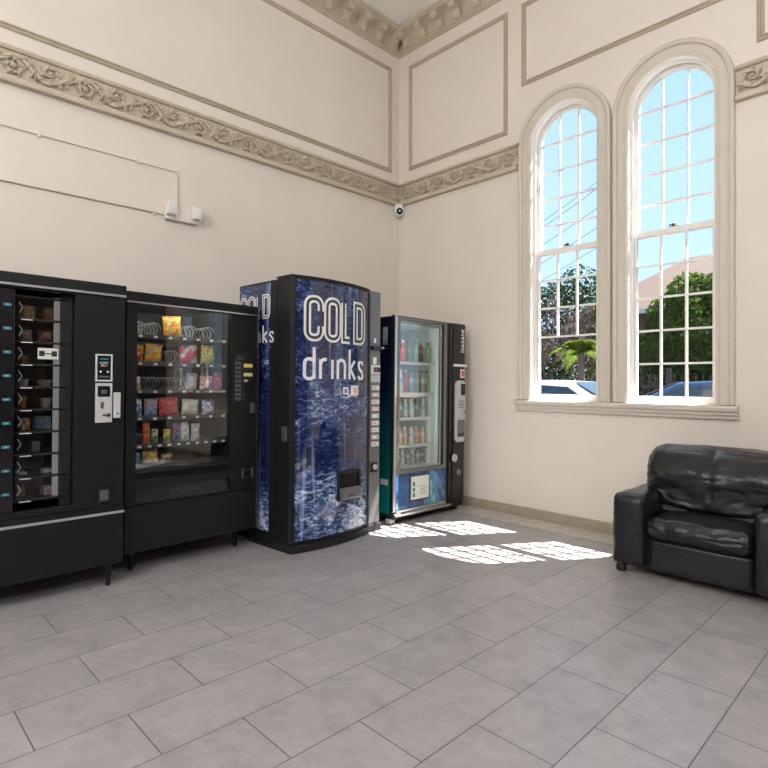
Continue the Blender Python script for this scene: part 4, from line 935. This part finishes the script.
def armchair(label, loc):
    r = empty('armchair', label, 'armchair', loc); r.rotation_euler = (0, 0, 0)
    aw, sw = 0.225, 0.592; xr = aw + sw
    for s in (0, 1):
        x0 = 0.0 if s == 0 else xr
        def armshape(p, u, x0=x0):
            if u.z > 0.5: p.z += 0.010 * (1 - ((p.x - x0 - aw / 2) / (aw / 2)) ** 2) + 0.012 * max(0, (p.y + 0.6) / 0.5)
            return p
        cushion(x0, x0 + aw, -0.92, -0.06, 0.046, 0.522, 0.05, 16, 0.006, 6, 3 + s * 9, (0.008, 0.010, 0.0), armshape).build('arm', M['leather'], r, smooth='all')
    cushion(aw - 0.004, xr + 0.004, -0.890, -0.30, 0.05, 0.252, 0.012, 8, 0.002, 6, 5).build('front_panel', M['leather'], r, smooth='all')
    def seatshape(p, u):
        if u.z > -0.9 and u.y < -0.3:                              # puckers gathered along the front edge
            w = noise.noise(Vector((p.x * 16, 1.3, p.z * 3))) + 0.6 * noise.noise(Vector((p.x * 34, 7.1, p.z * 5)))
            k = math.exp(-((p.y + 0.90) / 0.09) ** 2); p.y -= 0.010 * w * k; p.z += 0.012 * w * k * (1 if u.z > 0 else 0)
        return p
    cushion(aw + 0.001, xr - 0.001, -0.925, -0.25, 0.252, 0.392, 0.055, 40, 0.008, 6, 8, (0.0, 0.016, 0.026), seatshape).build('seat_cushion', M['leather'], r, smooth='all')
    xm = aw + sw / 2
    def backshape(p, u):
        t = max(0.0, min(1.0, (p.z - 0.38) / 0.45))
        p.y += 0.10 * t - 0.04
        p.y -= 0.050 * math.exp(-((p.z - 0.66) / 0.10) ** 2) * (1 if u.y < 0 else 0)
        if u.y < 0:
            p.y += 0.016 * math.exp(-((p.x - xm) / 0.010) ** 2) * (1 if p.z > 0.5 else 0.2)        # centre seam
            d = abs(p.x - xm)                                                                      # folds fanning from the seam
            f = math.sin((p.z * 1.0 + 0.42 * d * (1 if p.x > xm else -1) + 0.05 * noise.noise(p * 5)) * 46) * 0.5 + noise.noise(Vector((p.x * 9, p.y * 9, p.z * 14)))
            p.y += 0.006 * f * (0.4 + noise.noise(p * 4 + Vector((5, 0, 0))))
            sag = 0.46 - 0.05 * (1 - ((p.x - xm) / 0.40) ** 2)                                     # crease where the cushion tucks under
            p.y += 0.028 * math.exp(-((p.z - sag) / 0.014) ** 2)
        if p.z < 0.53:
            k = max(0.0, min(1.0, (0.57 - p.z) / 0.06)); lim = sw / 2 - 0.002 + (1 - k) * 0.16
            p.x = xm + max(-lim, min(lim, p.x - xm))
        return p
    cushion(0.095, 2 * xm - 0.095, -0.585, -0.26, 0.355, 0.830, 0.095, 46, 0.010, 5, 21, (0.0, 0.02, 0.010), backshape).build('back_cushion', M['leather'], r, smooth='all')
    cushion(0.08, 2 * xm - 0.08, -0.30, -0.05, 0.06, 0.76, 0.05, 8, 0.004, 5, 2).build('back_frame', M['leather'], r, smooth='all')
    for x in (0.055, 2 * xm - 0.055):
        for y in (-0.86, -0.14): MB().lathe([(0.030, 0.0), (0.034, 0.006), (0.034, 0.03), (0.028, 0.05)], (x, y, 0), 16).build('foot', M['foot'], r, smooth=True)
    r.rotation_euler = (TILT, 0, 0); return r
armchair('black leather armchair under the arched windows, at the right edge of the photo', (2.893, -0.03, fz(-0.03)))

# ------------------------------------------------------------------ outside the windows
GZ = -0.15
struct(BX(-40, 40, 0.18, 60, GZ - 0.2, GZ).build('ground', M['asphalt']))
struct(BX(-40, 40, 7.4, 9.2, GZ, GZ + 0.10).build('pavement', M['pavement']))
def car(name, label, x, y, paint, flip=1):
    r = empty(name, label, 'car', (x, y, GZ), 'cars parked in the street'); s = flip
    prof = [(-2.1, 0.28), (-2.12, 0.62), (-2.0, 0.78), (-1.15, 0.92), (-0.55, 1.32), (0.10, 1.46), (0.85, 1.42), (1.45, 1.12), (1.60, 1.02), (2.05, 0.95), (2.12, 0.65), (2.08, 0.28)]
    mb = MB(); prof2 = [(s * a, b) for a, b in prof]
    lo = [(a, b) for a, b in prof2]
    rings = []
    for yy, tuck in ((-0.86, 1.0), (-0.80, 0.3), (0.80, 0.3), (0.86, 1.0)):
        pts = []
        for a, b in lo:
            t = max(0.0, (b - 0.9) / 0.56)
            pts.append((a, yy * (1 - 0.22 * t), b - (0.03 if abs(yy) > 0.82 else 0)))
        rings.append(mb.verts(pts))
    k = len(lo)
    for A, B in zip(rings, rings[1:]):
        for i in range(k): mb.face([A[i], A[(i + 1) % k], B[(i + 1) % k], B[i]])
    mb.face(rings[0][::-1]); mb.face(rings[-1]); mb.build('car_body', paint, r, 0.03, smooth=True)
    for yy in (-1, 1):
        w = MB(); q = [(-1.0, 0.96), (-0.50, 1.27), (0.10, 1.39), (0.82, 1.35), (1.30, 1.06), (1.2, 0.97)]
        A = w.verts([(s * a, yy * (0.866 * (1 - 0.22 * (b - 0.9) / 0.56)), b) for a, b in q]); B = w.verts([(s * a, yy * (0.84 * (1 - 0.22 * (b - 0.9) / 0.56)), b) for a, b in q])
        w.face(A); w.face(B[::-1])
        for i in range(6): w.face([A[i], A[(i + 1) % 6], B[(i + 1) % 6], B[i]])
        w.build('side_window', M['carglass'], r)
    for a in ((-1.17, 0.945, -0.56, 1.325), (1.42, 1.155, 0.90, 1.415)):
        w = MB(); x0, z0, x1, z1 = a; nx, nz = -(z1 - z0), (x1 - x0); L = math.hypot(nx, nz); nx, nz = abs(nx) / L * (1 if x0 > 0 else -1), abs(nz) / L
        A = w.verts([(s * (x0 + nx * .014), -0.74, z0 + nz * .014), (s * (x0 + nx * .014), 0.74, z0 + nz * .014), (s * (x1 + nx * .014), 0.62, z1 + nz * .014), (s * (x1 + nx * .014), -0.62, z1 + nz * .014)])
        B = w.verts([(s * x0, -0.74, z0), (s * x0, 0.74, z0), (s * x1, 0.62, z1), (s * x1, -0.62, z1)])
        w.face(A); w.face(B[::-1])
        for i in range(4): w.face([A[i], A[(i + 1) % 4], B[(i + 1) % 4], B[i]])
        w.build('windscreen', M['carglass'], r)
    for a in (-1.35, 1.35):
        for yy in (-0.80, 0.80):
            wh = MB().lathe([(0.20, -0.10), (0.30, -0.10), (0.315, -0.08), (0.315, 0.08), (0.30, 0.10), (0.20, 0.10)], (a * s, yy, 0.315), 24, 'y').build('wheel', M['tyre'], r, smooth=True)
            MB().lathe([(0.19, -0.112), (0.05, -0.118)] if yy < 0 else [(0.05, 0.118), (0.19, 0.112)], (a * s, yy, 0.315), 16, 'y').build('hub_cap', M['chrome'], wh, smooth=True)
    for yy in (-0.90, 0.90): BX(-0.95 * s - 0.09, -0.95 * s + 0.09, yy - 0.07, yy + 0.07, 0.98, 1.10).build('wing_mirror', paint, r, 0.02)
    return r
car('parked_car', 'white car parked in the street, seen through the left arched window', -0.45, 4.1, M['carwhite'], 1)
car('parked_car', 'dark blue car parked in the street, seen through the right arched window', 2.10, 6.3, M['carblue'], -1)
# iron fence: rails, posts and pickets
fe = empty('street_fence', 'black iron picket fence across the street behind the parked cars', 'fence', (0, 9.0, GZ))
x = -9.0; mb = MB()
while x < 8.0: mb.tube([(x, 0, 0.12), (x, 0, 1.50)], 0.013, 5); mb.lathe([(0.024, 1.50), (0.003, 1.60)], (x, 0, 0), 5); x += 0.145
mb.box(-9, 8, -0.015, 0.015, 0.25, 0.29); mb.box(-9, 8, -0.015, 0.015, 1.30, 1.34); mb.build('picket_panel', M['iron'], fe)
for x in range(-9, 9, 3): BX(x - 0.05, x + 0.05, -0.05, 0.05, 0.1, 1.72).build('fence_post', M['iron'], fe, 0.01)
def tree(name, label, loc, blobs, nl, size, leafm, trunk, barkm, seed, cat='tree', grp='trees across the street'):
    rnd = random.Random(seed); r = empty(name, label, cat, loc, grp)
    mb = MB(); tot = sum(b[3] ** 2 for b in blobs)
    for (bx, by, bz, br) in blobs:
        for _ in range(int(nl * br ** 2 / tot)):
            d = Vector((rnd.gauss(0, 1), rnd.gauss(0, 1), rnd.gauss(0, 1))).normalized() * br * (0.55 + 0.45 * rnd.random() ** 0.5)
            p = Vector((bx, by, bz)) + d; n = (d.normalized() + Vector((rnd.gauss(0, .6), rnd.gauss(0, .6), rnd.gauss(0, .6) + 0.3))).normalized()
            t = n.orthogonal().normalized(); t = (Matrix.Rotation(rnd.random() * 6.28, 3, n) @ t); b = n.cross(t); s = size * (0.6 + 0.8 * rnd.random())
            mb.face(mb.verts([p - t * s, p - b * s * 0.45, p + t * s, p + b * s * 0.45]))
    mb.build('foliage', leafm, r, fix=False)
    tb = MB(); tb.tube([(0, 0, 0), (0.03, 0, blobs[0][2] * 0.4), (0, 0.02, blobs[0][2])], [trunk, trunk * 0.8, trunk * 0.5], 8)
    for (bx, by, bz, br) in blobs[1:]: tb.tube([(0.02, 0, blobs[0][2] * 0.45), (bx * 0.5, by * 0.5, (blobs[0][2] * 0.45 + bz) / 2), (bx, by, bz)], [trunk * 0.5, trunk * 0.35, trunk * 0.15], 6)
    tb.build('trunk', barkm, r, smooth=True); return r
tree('leafy_tree', 'round leafy green tree in front of the terracotta roof, through the right window', (0.3, 10.8, GZ), [(0, 0, 2.6, 1.15), (-0.95, 0, 2.3, 0.80), (-0.85, 0.1, 3.15, 0.62), (-0.35, 0, 3.60, 0.62), (0.65, 0.1, 3.50, 0.85), (1.0, 0, 2.4, 1.0), (1.9, 0, 2.8, 1.1), (0.1, -0.3, 1.8, 0.8)], 24000, 0.075, M['leaf'], 0.14, M['bark'], 4)
tree('leafy_tree', 'dark green tree behind the fern, seen through the left window', (-5.4, 14.6, GZ), [(0, 0, 4.0, 1.2), (0.4, 0, 2.6, 1.4), (-1.3, 0, 2.4, 1.2), (0.5, 0, 4.9, 0.8), (1.3, 0, 3.6, 1.0), (-0.6, 0, 4.5, 0.7)], 8000, 0.075, M['leafdark'], 0.13, M['bark'], 5)
tree('leafy_tree', 'leafy tree farther right along the street, only mirrored in the snack machine glass', (7.4, 12.6, GZ), [(0, 0, 2.8, 1.5), (-1.6, 0, 2.5, 1.1), (1.6, 0.1, 2.7, 1.3), (0.3, 0, 4.0, 1.0)], 9000, 0.09, M['leaf'], 0.15, M['bark'], 14)
# leafless tangle of branches
tw = empty('bare_tree', 'leafless brown tree of tangled twigs, through the left of the left window', 'tree', (-3.65, 10.9, GZ), 'trees across the street')
rnd = random.Random(9); mb = MB()
def branch(p, d, L, r, n):
    q = p + d * L * 0.5 + Vector((rnd.gauss(0, .05), rnd.gauss(0, .05), 0)) * L; e = p + d * L + Vector((0, 0, -0.04 * (3 - n))) * L
    mb.tube([p, q, e], [r, r * 0.8, r * 0.62], 5 if n > 1 else 4)
    if n == 0: return
    for _ in range(4 if n > 2 else 4):
        dd = (d + Vector((rnd.gauss(0, .65), rnd.gauss(0, .65), rnd.gauss(0.0, .5)))).normalized(); s = rnd.random()
        branch(p + (e - p) * (0.45 + 0.55 * s), dd, L * (0.55 + 0.25 * rnd.random()), r * 0.55, n - 1)
branch(Vector((0, 0, 0)), Vector((0.05, 0, 1)), 1.55, 0.12, 5)
branch(Vector((0.1, 0, 0)), Vector((0.45, 0, 0.9)).normalized(), 1.3, 0.09, 5)
branch(Vector((-0.1, 0, 0)), Vector((-0.35, 0.1, 0.9)).normalized(), 1.5, 0.09, 5)
mb.build('branches', M['twig'], tw)
# fern-like palm
pm = empty('tree_fern', 'bright green tree fern with arching fronds, through the lower left window', 'fern', (-1.45, 7.6, GZ + 0.1))
MB().tube([(0, 0, 0), (0.02, 0, 0.8), (0.0, 0.0, 2.03)], [0.10, 0.09, 0.07], 10).build('trunk', M['bark'], pm, smooth=True)
rnd = random.Random(3)
for k in range(20):
    a = 2 * PI * k / 20 + rnd.uniform(-0.15, 0.15); el_ = rnd.uniform(0.2, 1.15); L = rnd.uniform(0.70, 0.98); mb = MB(); spine = []
    for i in range(15):
        t = i / 14; rr2 = L * t * math.cos(el_) * (1 - 0.1 * t) + 0.02; zz = 2.0 + L * (t * math.sin(el_) - 0.62 * t * t)
        spine.append(Vector((rr2 * math.cos(a), rr2 * math.sin(a), zz)))
    mb.tube(spine, [0.012 * (1 - 0.85 * i / 14) for i in range(15)], 4)
    side = Vector((-math.sin(a), math.cos(a), 0))
    for i in range(1, 15):
        w = 0.24 * math.sin(PI * (0.12 + 0.86 * i / 14)); f = (spine[i] - spine[i - 1]).normalized()
        for h in (0, 0.5):
            b0 = spine[i - 1].lerp(spine[i], h)
            for sg in (-1, 1):
                tip = b0 + side * sg * w + f * 0.08 + Vector((0, 0, -0.05)); m_ = b0.lerp(tip, 0.5) + f * 0.018
                mb.face(mb.verts([b0, b0 + f * 0.026, m_ + f * 0.014, tip, m_ - f * 0.014]))
    mb.build('frond', M['fern'], pm, fix=False)
# house with hipped terracotta roof
hs = empty('house', 'brick house with a hipped terracotta roof behind the green tree', 'house', (-1.8, 20.0, GZ))
BX(-4.2, 6.5, -2.5, 4, 0, 4.2).build('house_wall', M['brick'], hs)
mb = MB(); e = mb.verts([(-4.6, -3.0, 4.15), (7.0, -3.0, 4.15), (7.0, 4.5, 4.15), (-4.6, 4.5, 4.15)]); rg = mb.verts([(-1.2, 0.6, 6.6), (3.8, 0.6, 6.6)])
mb.face([e[0], e[1], rg[1], rg[0]]); mb.face([e[1], e[2], rg[1]]); mb.face([e[2], e[3], rg[0], rg[1]]); mb.face([e[3], e[0], rg[0]]); mb.face([e[3], e[2], e[1], e[0]])
mb.build('roof', M['roof'], hs)
BX(-4.6, 7.0, -3.05, -2.98, 4.0, 4.18).build('gutter', M['white'], hs)
for x in (-3, 0.5, 4):
    w = MB().plate(x - 0.6, x + 0.6, 1.6, 3.2, [(x - 0.5, x + 0.5, 1.7, 3.1)], -2.56, -2.5).build('house_window', M['white'], hs)
    BX(x - 0.5, x + 0.5, -2.53, -2.51, 1.7, 3.1).build('window_glass', M['carglass'], w)
# hedge behind the fence
hg = MB(); rnd = random.Random(12)
for _ in range(14000):
    p = Vector((rnd.uniform(-9, 9), rnd.uniform(9.5, 10.1), rnd.uniform(0.0, 1.75 + 0.2 * math.sin(_))));  n = Vector((rnd.gauss(0, 1), rnd.gauss(-0.5, 1), rnd.gauss(0.4, 1))).normalized(); t = n.orthogonal().normalized(); b = n.cross(t); s = rnd.uniform(0.04, 0.09)
    hg.face(hg.verts([p - t * s, p - b * s * 0.5, p + t * s, p + b * s * 0.5]))
hg = hg.build('street_hedge', M['leafdark'], fix=False, loc=(0, 0, GZ)); tag(hg, 'dark hedge growing along the iron fence behind the fern', 'hedge')
# pole with overhead lines
pl = empty('street_pole', 'timber utility pole carrying the overhead lines, behind the pier between the windows', 'pole', (-2.46, 12.2, GZ))
MB().tube([(0, 0, 0), (0, 0, 9.0)], [0.13, 0.09], 12).build('post', M['bark'], pl, smooth=True)
BX(-0.05, 0.05, -0.9, 0.9, 8.2, 8.32).build('cross_arm', M['bark'], pl, 0.01)
for k in range(5):
    n = 20; z0, z1 = 8.2 - 0.62 * k, 5.0 - 0.5 * k; y0 = 12.2 + (0.7 - 0.35 * k if k < 1 else 0.0)
    pts = [(-2.56 - 9.5 * i / n, y0 - 0.3 * i / n, z0 + (z1 - z0) * i / n - 0.5 * math.sin(PI * i / n)) for i in range(n + 1)]
    o = MB().tube(pts, 0.008, 4).build('street_cable', M['iron'], smooth='all')
    tag(o, 'thin dark cable crossing the sky, %s of the overhead lines' % ['highest', 'second highest', 'middle one', 'second lowest', 'lowest'][k], 'cable', 'overhead cables beyond the left window')

# ------------------------------------------------------------------ light
W = bpy.data.worlds.new('World'); SC.world = W; W.use_nodes = True; nt = W.node_tree; nt.nodes.clear()
wo = N(nt, 'ShaderNodeOutputWorld'); bg = N(nt, 'ShaderNodeBackground'); nt.links.new(bg.outputs[0], wo.inputs['Surface'])
tc = N(nt, 'ShaderNodeTexCoord'); sx = N(nt, 'ShaderNodeSeparateXYZ'); nt.links.new(tc.outputs['Generated'], sx.inputs[0])
rp = ramp(nt, [(0.0, (0.60, 0.76, 0.95)), (0.15, (0.50, 0.71, 0.96)), (0.5, (0.36, 0.58, 0.92)), (1.0, (0.22, 0.42, 0.85))])
nt.links.new(sx.outputs['Z'], rp.inputs['Fac']); nt.links.new(rp.outputs['Color'], bg.inputs['Color']); bg.inputs['Strength'].default_value = 1.35
sun = bpy.data.lights.new('sun', 'SUN'); sun.energy = 32.0; sun.angle = math.radians(0.22); sun.color = (1.0, 0.96, 0.90)
so = bpy.data.objects.new('sun', sun); COL.objects.link(so)
so.rotation_euler = Vector((-0.283, -0.453, -1.0)).to_track_quat('-Z', 'Y').to_euler()
def add_fill_lamp(x, y, z, watts, col=(0.985, 0.985, 1.0)):  # unseen globe lamps, added behind and beside the view to brighten the room
    r = bpy.data.objects.new('added_fill_lamp', None); COL.objects.link(r); r.location = (x, y, z); struct(r); R_ = 0.26
    g = MB(); g.blob((0, 0, 0), R_, 3); g.build('globe', emit('lit globe %d' % watts, col, watts / (4 * PI * PI * R_ * R_)), r, smooth='all')
    MB().tube([(0, 0, R_ - 0.01), (0, 0, RZ - z)], 0.012, 8).build('rod', M['bronze'], r, smooth=True)
    MB().lathe([(0.03, R_ + 0.03), (0.07, R_ - 0.02), (0.07, R_ - 0.03)], (0, 0, 0), 20).build('cap', M['bronze'], r, smooth=True)
    MB().lathe([(0.07, RZ - z - 0.02), (0.07, RZ - z)], (0, 0, 0), 20).build('ceiling_rose', M['bronze'], r)
for (x, y, w) in ((2.9, -6.5, 185), (6.1, -3.4, 125), (6.1, -6.9, 150), (4.5, -7.8, 55)): add_fill_lamp(x, y, 3.8, w)

# ------------------------------------------------------------------ camera
cd_ = bpy.data.cameras.new('camera'); co = bpy.data.objects.new('camera', cd_); COL.objects.link(co)
cd_.sensor_width = 36; cd_.lens = 552 / 768 * 36; cd_.shift_y = -3.5 / 768; cd_.clip_end = 300
co.location = (4.4864, -4.6610, 1.30); co.rotation_euler = (PI / 2, 0, math.radians(45.463))
SC.camera = co
SC.view_settings.view_transform = 'Standard'; SC.view_settings.look = 'None'; SC.view_settings.exposure = 0.13; SC.view_settings.gamma = 1.0
SC.view_settings.use_curve_mapping = False
SC.cycles.max_bounces = 10; SC.cycles.diffuse_bounces = 6; SC.cycles.transparent_max_bounces = 16; SC.cycles.sample_clamp_indirect = 6.0
SC.cycles.use_denoising = True
